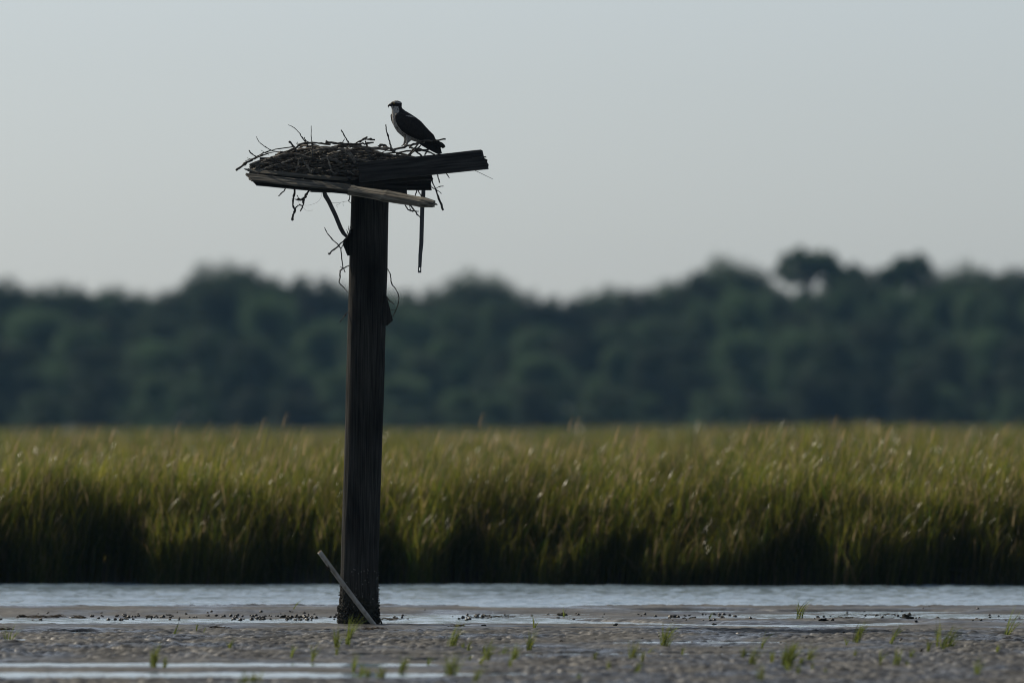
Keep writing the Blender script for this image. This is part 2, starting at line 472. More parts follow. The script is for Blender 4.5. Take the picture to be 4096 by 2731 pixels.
def beam(name, p0, p1, wid, thk, roll, mat, parent, seed=0, nx=60, rough=0.002, shape=None):
    """plank from p0 to p1; wid across, thk through; roll in degrees turns the wide face (0 = upright, facing the camera)"""
    p0 = Vector(p0); p1 = Vector(p1)
    L = (p1 - p0).length
    xa = (p1 - p0).normalized()
    ya = Vector((0, 1, 0)); ya = (ya - xa * ya.dot(xa)).normalized()
    za = xa.cross(ya)
    rm = Matrix((xa, ya, za)).transposed() @ Matrix.Rotation(R(roll), 3, 'X')
    rs = np.random.default_rng(seed)
    nw, nk = 8, 4
    ring = []
    for i in range(nw): ring.append((-0.5, -0.5 + i / nw))       # front face, going up
    for i in range(nk): ring.append((-0.5 + i / nk, 0.5))
    for i in range(nw): ring.append((0.5, 0.5 - i / nw))
    for i in range(nk): ring.append((0.5 - i / nk, -0.5))
    ring = np.array(ring); n = len(ring)
    # round the corners a little
    c = np.abs(ring).sum(1) > 0.99
    ringr = ring.copy(); ringr[c] *= 0.975
    V = []
    t = np.linspace(0, 1, nx + 1)
    for i, tt in enumerate(t):
        y = ringr[:, 0] * thk; z = ringr[:, 1] * wid
        x = np.full(n, tt * L)
        g = vnoise(np.full(n, tt * L / 0.12), z / 0.006 + ringr[:, 0] * 11, seed)
        g2 = vnoise(np.full(n, tt * L / 0.3), z / 0.03 + 5 * ringr[:, 0], seed + 1)
        nrm = np.where(np.abs(ring[:, 0:1]) >= 0.499, np.stack([np.sign(ring[:, 0]), 0 * y], 1), np.stack([0 * y, np.sign(ring[:, 1])], 1))
        dd = g * rough + g2 * rough * 1.3
        y = y + nrm[:, 0] * dd; z = z + nrm[:, 1] * dd
        x = x + (rs.normal(0, rough * 2.0, n) if i in (0, nx) else 0)
        if shape: x, y, z = shape(tt, x, y, z, ring, L)
        V.append(np.stack([x, y, z], 1))
    V = np.vstack(V)
    V = np.vstack([V, [[0, 0, 0], [L, 0, 0]]])
    if shape:
        V[-2] = V[:n].mean(0); V[-1] = V[nx * n:(nx + 1) * n].mean(0)
    F = []
    for i in range(nx):
        for k in range(n):
            k2 = (k + 1) % n
            F.append((i * n + k, (i + 1) * n + k, (i + 1) * n + k2, i * n + k2))
    a, b = len(V) - 2, len(V) - 1
    for k in range(n):
        k2 = (k + 1) % n
        F.append((a, k, k2)); F.append((b, nx * n + k2, nx * n + k))
    me = mesh_py(name, V, F, False)
    me.materials.append(mat)
    o = bpy.data.objects.new(name, me); S.collection.objects.link(o)
    mw = Matrix.Translation(p0) @ rm.to_4x4()
    if parent is not None:
        o.parent = parent
        o.matrix_local = Matrix.Translation(-parent.location) @ mw
    else:
        o.matrix_world = mw
    return o

# ------------------------------------------------------------------ platform on its pole
D0 = 84.0
base = P(1433, 2500, D0); base.z = 0
plat = empty('nesting_platform', base, 'weathered nesting platform of sagging broken planks on one thick wooden pole', 'platform')

def make_pole():
    top = P(1482, 775, D0); bot = P(1433, 2500, D0); bot = bot + (bot - top).normalized() * 0.5
    L = (top - bot).length; ax = (top - bot).normalized()
    na, nz = 128, 420
    ang = np.linspace(0, 2 * math.pi, na, endpoint=False)
    V = []
    for i in range(nz + 1):
        t = i / nz; h = t * L
        hz = h - 0.5 + 0.0
        r = 0.1375 + 0.002 * t
        crack = vnoise(ang * 19, np.full(na, h / 0.7), 31)
        crack = np.where(crack > 0.62, -(crack - 0.62) * 0.009, 0)
        rr = r + 0.0022 * vnoise(ang * 9, np.full(na, h / 0.5), 32) + 0.0013 * vnoise(ang * 22, np.full(na, h / 0.25), 33) + crack
        rr = rr + 0.004 * vnoise(ang * 0.9, np.full(na, h / 0.6), 35)
        k = float(1 - sstep(0.02, 0.40, hz))
        rr = rr + k * (0.004 + 0.006 * vnoise(ang * 7, np.full(na, h / 0.03), 34) + 0.005 * vnoise(ang * 18, np.full(na, h / 0.012), 36))
        k2 = float(1 - sstep(0.0, 0.18, hz)); rr = rr + k2 * 0.006
        c = bot + ax * h
        V.append(np.stack([c.x + rr * np.cos(ang), c.y + rr * np.sin(ang), np.full(na, c.z)], 1))
    V = np.vstack(V)
    i = np.arange((nz + 1) * na).reshape(nz + 1, na)
    j = np.roll(i, -1, axis=1)
    f = np.stack([i[:-1].ravel(), j[:-1].ravel(), j[1:].ravel(), i[1:].ravel()], 1)
    me = mesh_np('pole', V, f, False)
    # cap
    bm = bmesh.new(); bm.from_mesh(me); bm.verts.ensure_lookup_table()
    bm.faces.new([bm.verts[k] for k in i[-1]]); bm.to_mesh(me); bm.free()
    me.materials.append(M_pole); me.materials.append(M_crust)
    ctr = np.zeros(len(me.polygons) * 3); me.polygons.foreach_get('center', ctr); ctr = ctr.reshape(-1, 3)
    lim = 0.20 + 0.12 * vnoise(ctr[:, 0] / 0.05, ctr[:, 2] / 0.12, 37)
    me.polygons.foreach_set('material_index', (ctr[:, 2] < lim).astype(np.int32))
    return link('pole', me, [M_pole, M_crust], plat), bot, top, ax
pole, pbot, ptop, pax = make_pole()
def pole_c(z):
    t = (z - pbot.z) / (ptop.z - pbot.z)
    return pbot.lerp(ptop, t)

# crust of barnacles and weed clumps at the foot
def make_barnacles():
    parts = []
    rs = np.random.default_rng(5)
    for k in range(150):
        z = abs(rs.normal(0.0, 0.2)) if k < 50 else 0.14 + 0.28 * rs.random()
        if z > 0.5: continue
        a = rs.uniform(-math.pi, 0.15 * math.pi)
        if rs.random() < 0.35: a = rs.choice([0.0, -math.pi]) + rs.normal(0, 0.2)
        c = pole_c(z)
        n = np.array([math.cos(a), math.sin(a), 0])
        s = rs.uniform(0.002, 0.005)
        p = np.array([c.x, c.y, z]) + n * (0.139 + 0.005 * (z < 0.2))
        parts.append(tube_arrays([p - n * 0.004, p + n * s * 0.6, p + n * s], [s * 1.2, s * 0.9, s * 0.5], sides=6, jit=0.15, seed=int(k), sub=1))
    v, f = join_arrays(parts)
    o = link('barnacles', mesh_py('barnacles', v, f, False), M_barn, plat)
    tag(o, 'scattered pale barnacles on the foot of the pole', kind='stuff')
    parts = []
    for k in range(420):
        z = abs(rs.normal(0, 0.13)) - 0.01
        if z > 0.42: continue
        a = rs.uniform(-math.pi, 0.1) if rs.random() < 0.6 else rs.choice([0.0, -math.pi]) + rs.normal(0, 0.35)
        c = pole_c(z)
        n = np.array([math.cos(a), math.sin(a), 0])
        s = rs.uniform(0.003, 0.008) * (1.25 if z < 0.15 else 0.8)
        p = np.array([c.x, c.y, z]) + n * 0.142
        e = n * s * 1.6 + np.array([rs.normal(0, .3), rs.normal(0, .3), rs.normal(-.3, .6)]) * s
        parts.append(tube_arrays([p - n * 0.006, p + e * 0.6, p + e * 1.1], [s, s * 0.8, s * 0.3], sides=6, jit=0.25, seed=int(k) + 900, sub=2))
    v, f = join_arrays(parts)
    o = link('weed_crust', mesh_py('weed_crust', v, f, False), M_crust, plat)
    tag(o, 'dark ragged crust of weed and shells round the foot of the pole', kind='stuff')
make_barnacles()

def B1(u, v, d): return P(*c1(u, v), d)
mm = 1 / 2.119 / PXM   # metres per crop-1 pixel at the pole
# long lower front plank, wide face tipped up towards the camera
def cut_left(tt, x, y, z, ring, L):
    if tt < 0.07: x = x + np.clip((0.5 - ring[:, 1]), 0, 1) * 0.06 * (1 - tt / 0.07)
    return x, y, z
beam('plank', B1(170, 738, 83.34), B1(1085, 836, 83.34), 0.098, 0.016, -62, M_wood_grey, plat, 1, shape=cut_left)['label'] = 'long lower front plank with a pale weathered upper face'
beam('plank', B1(205, 775, 83.385), B1(1085, 858, 83.385), 0.050, 0.03, -6, M_wood_dark, plat, 2, shape=cut_left)['label'] = 'added dark board standing in for the shaded underside of the long lower front plank'  # added board, its dark tone stands in for shade under the plank
def ragged(tt, x, y, z, ring, L):
    k = 1.0 - 0.12 * math.sin(tt * 9) * 0.5
    y = y * k; z = z * k
    bumpk = math.exp(-((tt - 0.42) / 0.03) ** 2) * 0.10 + math.exp(-((tt - 0.85) / 0.03) ** 2) * 0.08
    y = y * (1 + bumpk); z = z * (1 + bumpk)
    if tt > 0.9:
        s = (tt - 0.9) / 0.1
        x = x - np.clip(ring[:, 1] + 0.5, 0, 1) * 0.0 * s + 0.012 * s * np.sin(ring[:, 1] * 23 + ring[:, 0] * 31)
        z = z * (1 - 0.35 * s) ; y = y * (1 - 0.25 * s)
    r = 1 - 0.12 * (np.abs(ring[:, 0]) > 0.4) * (np.abs(ring[:, 1]) > 0.35)
    return x, y * r, z * r
beam('plank', B1(1062, 848, 83.22), B1(1772, 968, 83.0), 0.10, 0.050, -64, M_wood_sunlit, plat, 4, nx=90, rough=0.0035, shape=ragged)['label'] = 'broken knotty end of the lower front plank'
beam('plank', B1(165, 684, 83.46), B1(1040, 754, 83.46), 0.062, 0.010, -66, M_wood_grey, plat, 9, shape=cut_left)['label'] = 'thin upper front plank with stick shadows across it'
beam('plank', B1(215, 712, 83.50), B1(1060, 778, 83.50), 0.045, 0.03, -4, M_wood_dark, plat, 10, shape=cut_left)['label'] = 'added dark board standing in for the shaded underside of the thin upper front plank'  # another added board, dark wood in place of shade below the thin plank
# big right plank
def notch(tt, x, y, z, ring, L):
    if tt > 0.955:
        s = (tt - 0.955) / 0.045
        top = ring[:, 1] > 0.02
        x = x - np.where(top, 0.040 * s, 0)
        x = x - np.where((ring[:, 1] > -0.15) & (ring[:, 1] < 0.10), 0.006 * s, 0)
    return x, y, z
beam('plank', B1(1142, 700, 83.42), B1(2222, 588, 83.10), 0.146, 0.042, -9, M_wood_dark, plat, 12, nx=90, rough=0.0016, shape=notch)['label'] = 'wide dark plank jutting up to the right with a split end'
beam('splinter', B1(2100, 578, 83.12), B1(2210, 568, 83.09), 0.007, 0.02, -9, M_wood_dark, plat, 14, nx=8, rough=0.001)
beam('plank', B1(1150, 772, 83.52), B1(1750, 712, 83.36), 0.075, 0.03, -5, M_wood_dark, plat, 15, nx=40)['label'] = 'dark plank fixed behind the wide right plank'
beam('plank', B1(300, 668, 84.62), B1(1200, 672, 84.60), 0.17, 0.035, 0, M_wood_dark, plat, 16, nx=40)['label'] = 'dark back board showing behind the left of the nest'
beam('plank', B1(1060, 745, 83.60), B1(1260, 760, 83.60), 0.10, 0.038, 0, M_wood_dark, plat, 17, nx=20)
beam('crossbeam', B1(1090, 820, 83.66), B1(1540, 836, 83.66), 0.085, 0.038, 0, M_wood_dark, plat, 18, nx=30)
beam('crossbeam', B1(1505, 800, 84.30), B1(1746, 800, 84.30), 0.088, 0.06, 0, M_wood_dark, plat, 19, nx=20)
beam('crossbeam', B1(728, 838, 83.70), B1(1100, 848, 83.70), 0.045, 0.05, 0, M_wood_dark, plat, 20, nx=30)
beam('crossbeam', B1(320, 752, 84.45), B1(1740, 800, 84.45), 0.06, 0.04, 0, M_wood_dark, plat, 21, nx=40)
for k in range(7):        # deck boards running front to back under the nest
    u = 350 + k * 215
    zoff = 770 + k * 3
    a = B1(u, zoff, 83.56); b = B1(u + 12, zoff, 84.62); b.z = a.z + 0.01
    o = beam('deck_board', a, b, 0.15, 0.020, 0, M_wood_dark, plat, 30 + k, nx=20)
    # lay flat: wide face up
    o.matrix_local = o.matrix_local @ Matrix.Rotation(R(90), 4, 'X')

# metal braces
def strip(name, pts, widths, thick, mat, parent, face='cam'):
    """flat bar through pts, its flat side to the camera"""
    pts = [Vector(p) for p in pts]
    V, F = [], []
    for i, p in enumerate(pts):
        t = (pts[min(i + 1, len(pts) - 1)] - pts[max(i - 1, 0)]).normalized()
        s = t.cross(Vector((0, 1, 0))).normalized()
        n = Vector((0, 1, 0)); wv = s * widths[i] / 2; nv = n * thick / 2
        V += [p - wv - nv, p + wv - nv, p + wv + nv, p - wv + nv]
    for i in range(len(pts) - 1):
        for k in range(4):
            k2 = (k + 1) % 4
            F.append((i * 4 + k, i * 4 + k2, i * 4 + 4 + k2, i * 4 + 4 + k))
    F.append((3, 2, 1, 0)); e = (len(pts) - 1) * 4; F.append((e, e + 1, e + 2, e + 3))
    return link(name, mesh_py(name, V, F), mat, parent)
uvs = [(838, 858), (850, 895), (880, 945), (935, 1060), (980, 1170), (1005, 1215), (1032, 1245)]
strip('brace', [B1(u, v, dd) for (u, v), dd in zip(uvs, np.linspace(83.72, 83.95, 7))], [30 * mm, 40 * mm, 37 * mm, 36 * mm, 36 * mm, 34 * mm, 22 * mm], 0.006, M_metal, plat)['label'] = 'flat steel brace slanting down to the pole'
# hanging strap: angle iron with a bolt hole near its free end
def hanging_strap():
    ax = [(1682, 850), (1680, 900), (1672, 1000), (1668, 1150), (1664, 1300), (1655, 1400), (1652, 1490), (1650, 1505)]
    d = 84.22
    wd = [34, 36, 36, 36, 36, 32, 29, 29]
    bm = bmesh.new()
    def quadstrip(side_l, side_r, dy0, dy1):
        rows = []
        for (u, v), a, b in zip(ax, side_l, side_r):
            rows.append([bm.verts.new(B1(u + a, v, d + dy0)), bm.verts.new(B1(u + b, v, d + dy0)), bm.verts.new(B1(u + b, v, d + dy1)), bm.verts.new(B1(u + a, v, d + dy1))])
        for r0, r1 in zip(rows[:-1], rows[1:]):
            for k in range(4):
                bm.faces.new((r0[k], r0[(k + 1) % 4], r1[(k + 1) % 4], r1[k]))
        bm.faces.new(rows[0]); bm.faces.new(rows[-1])
    quadstrip([-w / 2 for w in wd], [w / 2 for w in wd], 0, 0.005)
    # hole: end plate made of four bars around an opening
    def bar(u0, v0, u1, v1):
        c = [B1(u0, v0, d), B1(u1, v0, d), B1(u1, v1, d), B1(u0, v1, d)]
        e = [B1(u0, v0, d + .005), B1(u1, v0, d + .005), B1(u1, v1, d + .005), B1(u0, v1, d + .005)]
        a = [bm.verts.new(q) for q in c]; b = [bm.verts.new(q) for q in e]
        bm.faces.new(a); bm.faces.new(b[::-1])
        for k in range(4): bm.faces.new((a[k], a[(k + 1) % 4], b[(k + 1) % 4], b[k]))
    bar(1635, 1505, 1645.5, 1532); bar(1654, 1505, 1664, 1532); bar(1635, 1532, 1664, 1549)
    me = bpy.data.meshes.new('hanging_strap'); bmesh.ops.recalc_face_normals(bm, faces=bm.faces); bm.to_mesh(me); bm.free()
    o = link('hanging_strap', me, M_metal, plat); o['label'] = 'long steel strap hanging free with a slot near its end'
    # second leg of the angle iron
    q = strip('strap_flange', [B1(1696, 860, 84.235), B1(1694, 960, 84.235), B1(1690, 1100, 84.235), B1(1686, 1340, 84.235), B1(1678, 1385, 84.235), B1(1672, 1400, 84.235)],
          [5 * mm, 9 * mm, 8 * mm, 12 * mm, 10 * mm, 2 * mm], 0.02, M_metal, plat)
    q.parent = o; q.matrix_parent_inverse = Matrix.Translation(-plat.location)
    return o
hanging_strap()
# cleats bolted to the pole
def prism(name, crop, poly, d0, d1, mat, parent):
    f, s = SC[crop]
    n = len(poly)
    V = [P(*f(*p), d0) for p in poly] + [P(*f(*p), d1) for p in poly]
    F = [tuple(range(n - 1, -1, -1)), tuple(range(n, 2 * n))] + [(k, (k + 1) % n, n + (k + 1) % n, n + k) for k in range(n)]
    return link(name, mesh_py(name, V, F), mat, parent)
cl = prism('cleat', 5, [(378, 640), (398, 600), (430, 545), (462, 480), (490, 470), (500, 760), (432, 766), (418, 735), (405, 700)], 83.93, 84.06, M_pole, plat)
cl['label'] = 'small wood block bolted to the left side of the pole'
bt = tube_arrays([P(*c5(405, 665), 83.915), P(*c5(405, 665), 83.935)], [0.011, 0.011], sides=8, jit=0, sub=1)
v, f = join_arrays([bt]); bt = link('bolt', mesh_py('bolt', v, f), M_metal, cl); bt.matrix_parent_inverse = Matrix.Translation(-plat.location)
prism('cleat', 5, [(848, 1180), (868, 1245), (885, 1310), (905, 1390), (925, 1465), (895, 1490), (862, 1520), (825, 1526), (815, 1300)], 83.92, 84.06, M_pole, plat)['label'] = 'wedge of wood on the right side of the pole'

# ------------------------------------------------------------------ nest
nest = empty('nest', P(*c1(950, 770), 84.0), 'wide untidy nest of dead sticks heaped on the platform', 'nest')
NS = []
def ns(crop, uv, r, d, **k): NS.append(stick(crop, uv, r, d, parent=nest, **k))
ns(3, [(95, 772), (200, 695), (330, 615), (420, 575), (560, 520), (680, 490)], [17, 18, 15, 12, 9, 6], 83.5)
ns(3, [(235, 628), (380, 575), (500, 510), (640, 465), (760, 440), (950, 412)], [4, 7, 7, 8, 9, 9], (83.6, 83.9))
ns(3, [(287, 465), (340, 520), (410, 575)], [8, 10, 11], 83.62)
ns(3, [(403, 255), (440, 330), (520, 400), (620, 460), (740, 490), (930, 500)], [4, 5, 6, 7, 8, 8], (83.6, 83.8))
ns(3, [(470, 463), (530, 498), (600, 530)], [3.5, 4, 5], 83.8)
ns(3, [(262, 583), (330, 600), (400, 590)], [4, 4, 5], 83.6)
ns(3, [(295, 723), (400, 655), (440, 625), (447, 600)], [4, 4, 3, 3], 83.55)
ns(3, [(270, 752), (380, 710), (470, 690), (650, 655), (740, 600), (860, 540), (1000, 470), (1130, 395)], [5, 7, 8, 12, 15, 14, 12, 8], (83.5, 83.9))
ns(3, [(370, 752), (400, 768), (470, 770), (560, 745), (700, 700)], [14, 15, 15, 14, 12], 83.5, mat=M_stick_pale)
ns(3, [(418, 850), (450, 800), (560, 730), (700, 690), (850, 640), (1000, 580), (1150, 530), (1300, 470), (1480, 430), (1640, 420)], [10, 8, 8, 9, 10, 11, 12, 14, 18, 20], (83.4, 83.6), mat=M_stick_pale)
ns(3, [(905, 330), (960, 390), (1000, 450), (1030, 500)], [17, 16, 15, 13], 83.7)
ns(3, [(890, 75), (980, 120), (1060, 200), (1110, 280), (1160, 345), (1200, 420)], [4, 6, 7, 8, 9, 9], 83.75)
ns(3, [(1135, 265), (1150, 310), (1200, 340), (1280, 380)], [7, 8, 8, 8], 83.72)
ns(3, [(1243, 90), (1243, 250), (1252, 350), (1258, 540), (1240, 620), (1195, 705)], [5, 7, 8, 9, 9, 8], 83.5)
ns(3, [(1032, 338), (1030, 380), (1050, 440)], [4, 4, 5], 83.8, branches=[([(1010, 352), (1030, 378)], [3, 3])])
ns(3, [(560, 725), (700, 600), (860, 500), (1000, 425), (1080, 378), (1250, 352), (1400, 362), (1540, 375)], [8, 13, 14, 15, 15, 15, 15, 12], (83.6, 83.7))
ns(3, [(1462, 335), (1600, 355), (1800, 368), (1950, 372), (2060, 360), (2200, 345)], [19, 17, 15, 14, 13, 12], 83.6)
ns(3, [(1700, 152), (1740, 220), (1780, 290), (1815, 350), (1850, 420)], [8, 9, 10, 10, 10], 83.8, branches=[([(1755, 290), (1720, 345)], [6, 5])])
ns(3, [(1080, 575), (1130, 640), (1190, 720), (1250, 822)], [9, 13, 15, 16], 83.42, mat=M_stick_pale)
ns(3, [(1370, 505), (1470, 560), (1510, 640), (1550, 760), (1600, 838)], [8, 10, 10, 12, 12], 83.42, mat=M_stick_pale)
ns(3, [(1490, 572), (1570, 605), (1720, 665)], [26, 26, 22], 83.46)
ns(3, [(1650, 440), (1760, 480), (1850, 570), (1915, 662)], [14, 17, 16, 13], 83.5, mat=M_stick_pale)
ns(3, [(1818, 395), (1778, 460), (1768, 550), (1790, 590)], [6, 7, 7, 7], 83.45)
ns(3, [(620, 570), (730, 640), (850, 690), (920, 740)], [12, 12, 12, 10], 83.48)
ns(3, [(780, 790), (950, 745), (1160, 735)], [7, 9, 8], 83.45)
ns(3, [(1010, 790), (1045, 690), (1050, 610)], [12, 12, 10], 83.5, mat=M_stick_pale)
ns(3, [(765, 490), (820, 520), (900, 560)], [20, 22, 16], 83.6)
ns(3, [(985, 1000), (985, 1130), (965, 1230), (970, 1330), (990, 1370), (965, 1450), (945, 1537)], [17, 16, 13, 14, 16, 15, 16], 83.6, knots=0.3, branches=[([(990, 1365), (1030, 1320), (1068, 1300), (1115, 1325)], [10, 8, 8, 7]), ([(1068, 1305), (1069, 1283)], [6, 4]), ([(1035, 1222), (985, 1212), (945, 1200)], [7, 5, 4])])
ns(3, [(1232, 1050), (1170, 1130), (1140, 1185), (1100, 1218), (1020, 1220)], [16, 18, 18, 15, 11], 83.65, knots=0.3, branches=[([(1130, 1200), (1120, 1290), (1105, 1340), (1075, 1397)], [12, 12, 9, 10]), ([(1050, 1205), (1025, 1148)], [7, 4])])
ns(3, [(870, 1005), (820, 1090), (780, 1130), (743, 1167)], [9, 8, 9, 7], 83.6)
ns(3, [(1840, 1120), (1830, 1200), (1815, 1240), (1862, 1277)], [9, 8, 6, 5], 83.82)
ns(1, [(1110, 452), (1160, 427), (1208, 398)], [7, 8, 7], 83.7, branches=[([(1182, 418), (1225, 420), (1272, 423)], [6, 7, 7]), ([(1190, 432), (1205, 478)], [5, 9])])
ns(1, [(1363, 293), (1370, 350), (1390, 420), (1405, 484)], [4, 5, 6, 7], 83.7)
ns(1, [(780, 540), (860, 502), (960, 480), (1060, 470), (1170, 486), (1300, 496), (1390, 492)], [11, 14, 15, 16, 16, 13, 11], 83.62, mat=M_stick_pale)
ns(1, [(960, 495), (1050, 525), (1105, 615)], [9, 10, 9], 83.5, mat=M_stick_pale)
ns(1, [(1308, 470), (1340, 466), (1375, 492)], [12, 14, 8], 83.65)
ns(1, [(1398, 487), (1442, 522)], [15, 14], 83.55, mat=M_stick_pale)
ns(1, [(1425, 508), (1550, 478), (1640, 446), (1700, 430), (1790, 428), (1870, 418)], [8, 10, 10, 9, 7, 6], 83.72)
ns(1, [(1560, 490), (1640, 500), (1700, 520), (1780, 548)], [8, 8, 8, 6], 83.65)
ns(1, [(1662, 428), (1620, 480), (1560, 560)], [5, 7, 7], 83.68)
ns(1, [(1560, 480), (1600, 505), (1650, 545), (1690, 580)], [6, 8, 8, 8], 83.7)
ns(1, [(1450, 540), (1540, 520), (1640, 515), (1720, 505)], [8, 8, 9, 7], 83.66)
ns(1, [(1530, 565), (1590, 530), (1660, 470)], [5, 6, 6], 83.64)
ns(1, [(1140, 492), (1300, 540), (1500, 560), (1650, 575)], [8, 9, 9, 7], 83.55)
ns(1, [(1000, 560), (1150, 600), (1280, 545)], [7, 8, 7], 83.5)
ns(1, [(1725, 505), (1700, 540), (1690, 575)], [5, 6, 6], 83.66)
ns(1, [(1500, 585), (1560, 545), (1600, 495)], [5, 5, 6], 83.62)
ns(1, [(1735, 715), (1752, 765), (1790, 850), (1812, 920), (1850, 1020)], [7, 7, 7, 8, 9], 84.2, branches=[([(1748, 822), (1800, 850), (1835, 880)], [4, 4, 3]), ([(1792, 834), (1820, 818), (1853, 815)], [3, 3, 3])])
ns(1, [(1795, 700), (1805, 740), (1820, 787)], [5, 5, 5], 83.9)
ns(1, [(1870, 700), (1888, 727), (1903, 746)], [4, 4, 3], 83.9)
ns(1, [(1632, 845), (1665, 900), (1700, 930)], [5, 5, 5], 83.9)
ns(1, [(1624, 845), (1620, 870), (1611, 897)], [5, 5, 4], 83.9)
ns(1, [(1518, 962), (1550, 1010), (1590, 1025), (1642, 1029)], [5, 6, 5, 4], 83.6, branches=[([(1562, 975), (1572, 1012), (1568, 1030)], [3, 3, 2])])
ns(1, [(1565, 970), (1620, 1040), (1657, 1087)], [5, 5, 4], 83.65)
ns(1, [(2120, 684), (2140, 693), (2200, 722), (2270, 756)], [2.5, 2.2, 2, 1.5], 83.3, jit=0.02, knots=0)
for uv, r in (([(1040, 1240), (1070, 1300), (1130, 1350), (1160, 1380), (1220, 1388), (1270, 1380)], 1.2), ([(1110, 1300), (1200, 1306), (1330, 1262), (1390, 1190), (1402, 1110)], 1.4), ([(1555, 1265), (1650, 1270), (1750, 1250), (1825, 1240)], 2.2), ([(1690, 1262), (1665, 1295), (1628, 1302), (1650, 1345)], 1.3), ([(1735, 1255), (1728, 1290), (1742, 1318)], 1.5)):
    stick(3, uv, r, 83.65, name='thread', parent=nest, mat=M_thread, jit=0.02, knots=0)
# fill: crossing sticks of the nest mound
prof_u = [240, 400, 520, 640, 800, 1160, 1320, 1420, 1520, 1740]
prof_v = [650, 560, 515, 475, 462, 470, 500, 522, 545, 600]
def rand_stick(rs, big):
    u = rs.uniform(270, 1700)
    top = np.interp(u, prof_u, prof_v)
    v = top + 15 + (758 - top) * rs.beta(1.1, 1.3)
    yy = rs.normal(0, 0.27); yy = float(np.clip(yy, -0.48, 0.5))
    v += abs(yy) * 90
    v = min(v, 762)
    c = B1(u, v, 84.02 + yy)
    az = rs.uniform(-0.75, 0.75) if rs.random() < 0.75 else rs.uniform(-1.6, 1.6)
    tilt = rs.normal(0, 0.13)
    L = rs.uniform(0.22, 0.62) if big else rs.uniform(0.1, 0.3)
    dv = np.array([math.cos(az) * math.cos(tilt), math.sin(az) * math.cos(tilt), math.sin(tilt)])
    bend = np.array([0, 0, -1]) * rs.normal(0.02, 0.03) + rs.normal(0, 0.015, 3)
    c = np.array(c)
    pts = [c - dv * L / 2, c - dv * L / 6 - bend * 0.5, c + dv * L / 6 - bend * 0.4, c + dv * L / 2 + bend * 0.4]
    zmin = B1(1000, 768, 84).z
    umin = B1(225, 700, 84).x; umax = B1(1745, 700, 84).x
    for p in pts:
        p[0] = min(max(p[0], umin), umax)
        uu = (p[0] * PXM + 2048 - 900) * 2.119
        zt = B1(uu, float(np.interp(uu, prof_u, prof_v)) - 6, 84).z - 0.12 * abs(p[1] - 84.0)
        p[2] = min(max(p[2], zmin), zt)
        p[1] = min(max(p[1], 83.5), 84.56)
    r = rs.uniform(0.004, 0.009) if big else rs.uniform(0.002, 0.0045)
    return pts, [r, r * 1.05, r * 0.9, r * 0.6]
rs = np.random.default_rng(11)
for k in range(100 - len(NS) - 2):
    pts, r = rand_stick(rs, True)
    dy = 83.52 + 0.1 * rs.random() - pts[1][1]
    for p in pts: p[1] = max(p[1] + dy, 83.47)      # the front of the heap
    v, f = join_arrays([tube_arrays(pts, r, knots=0.1, seed=2000 + k)])
    link('stick', mesh_py('stick', v, f, True), M_stick if rs.random() < 0.6 else M_stick_pale, nest)
parts = []
for k in range(620):
    pts, r = rand_stick(rs, k < 380)
    parts.append(tube_arrays(pts, r, sides=5, sub=2, knots=0.1, seed=3000 + k))
v, f = join_arrays(parts)
tag(link('stick_heap', mesh_py('stick_heap', v, f, True), M_stick, nest), 'dense heap of crossing sticks inside the nest', kind='stuff')

# twigs caught on the pole: things of their own
def twig(label, crop, uv, r, d, branches=()):
    o = stick(crop, uv, r, d, name='twig', branches=branches)
    tag(o, label, 'twig')
twig('forked twig dangling from the block on the left of the pole', 5, [(183, 458), (215, 520), (270, 590), (330, 645), (360, 700), (372, 800), (382, 880), (408, 945)], [4, 5, 6, 7, 7, 6, 6, 5], 83.90, [([(380, 650), (360, 700)], [5, 5]), ([(355, 886), (385, 900)], [4, 5])])
twig('straight stick jammed behind the block on the left of the pole', 5, [(226, 750), (270, 708), (340, 652), (420, 572), (468, 500)], [9, 9, 8, 8, 6], 83.91)
twig('crooked twig bending back into the left side of the pole', 5, [(446, 870), (420, 885), (385, 905), (354, 930), (352, 1000), (342, 1055), (390, 1105), (438, 1160)], [6, 6, 6, 8, 7, 6, 4, 4], 83.97)
twig('short twig low on the left side of the pole', 5, [(440, 1370), (425, 1385), (390, 1430), (350, 1487)], [7, 6, 5, 5], 83.97)
twig('long vine bowing out from the right side of the pole', 5, [(850, 890), (865, 910), (897, 970), (906, 1060), (950, 1120), (980, 1180), (985, 1260), (962, 1340), (920, 1425)], [6, 6, 6, 7, 6, 5, 5, 5, 5], 83.97, [([(895, 1355), (925, 1348), (952, 1350)], [4, 3, 3])])
twig('small curved twig above the wedge on the right of the pole', 5, [(845, 1190), (862, 1215), (890, 1255), (938, 1287)], [6, 6, 6, 4], 83.93)
twig('thin upright twigs behind the block on the left of the pole', 5, [(425, 540), (440, 490), (448, 440)], [4, 3, 2], 83.9, [([(435, 520), (420, 478)], [3, 2]), ([(450, 510), (462, 450)], [3, 2])])

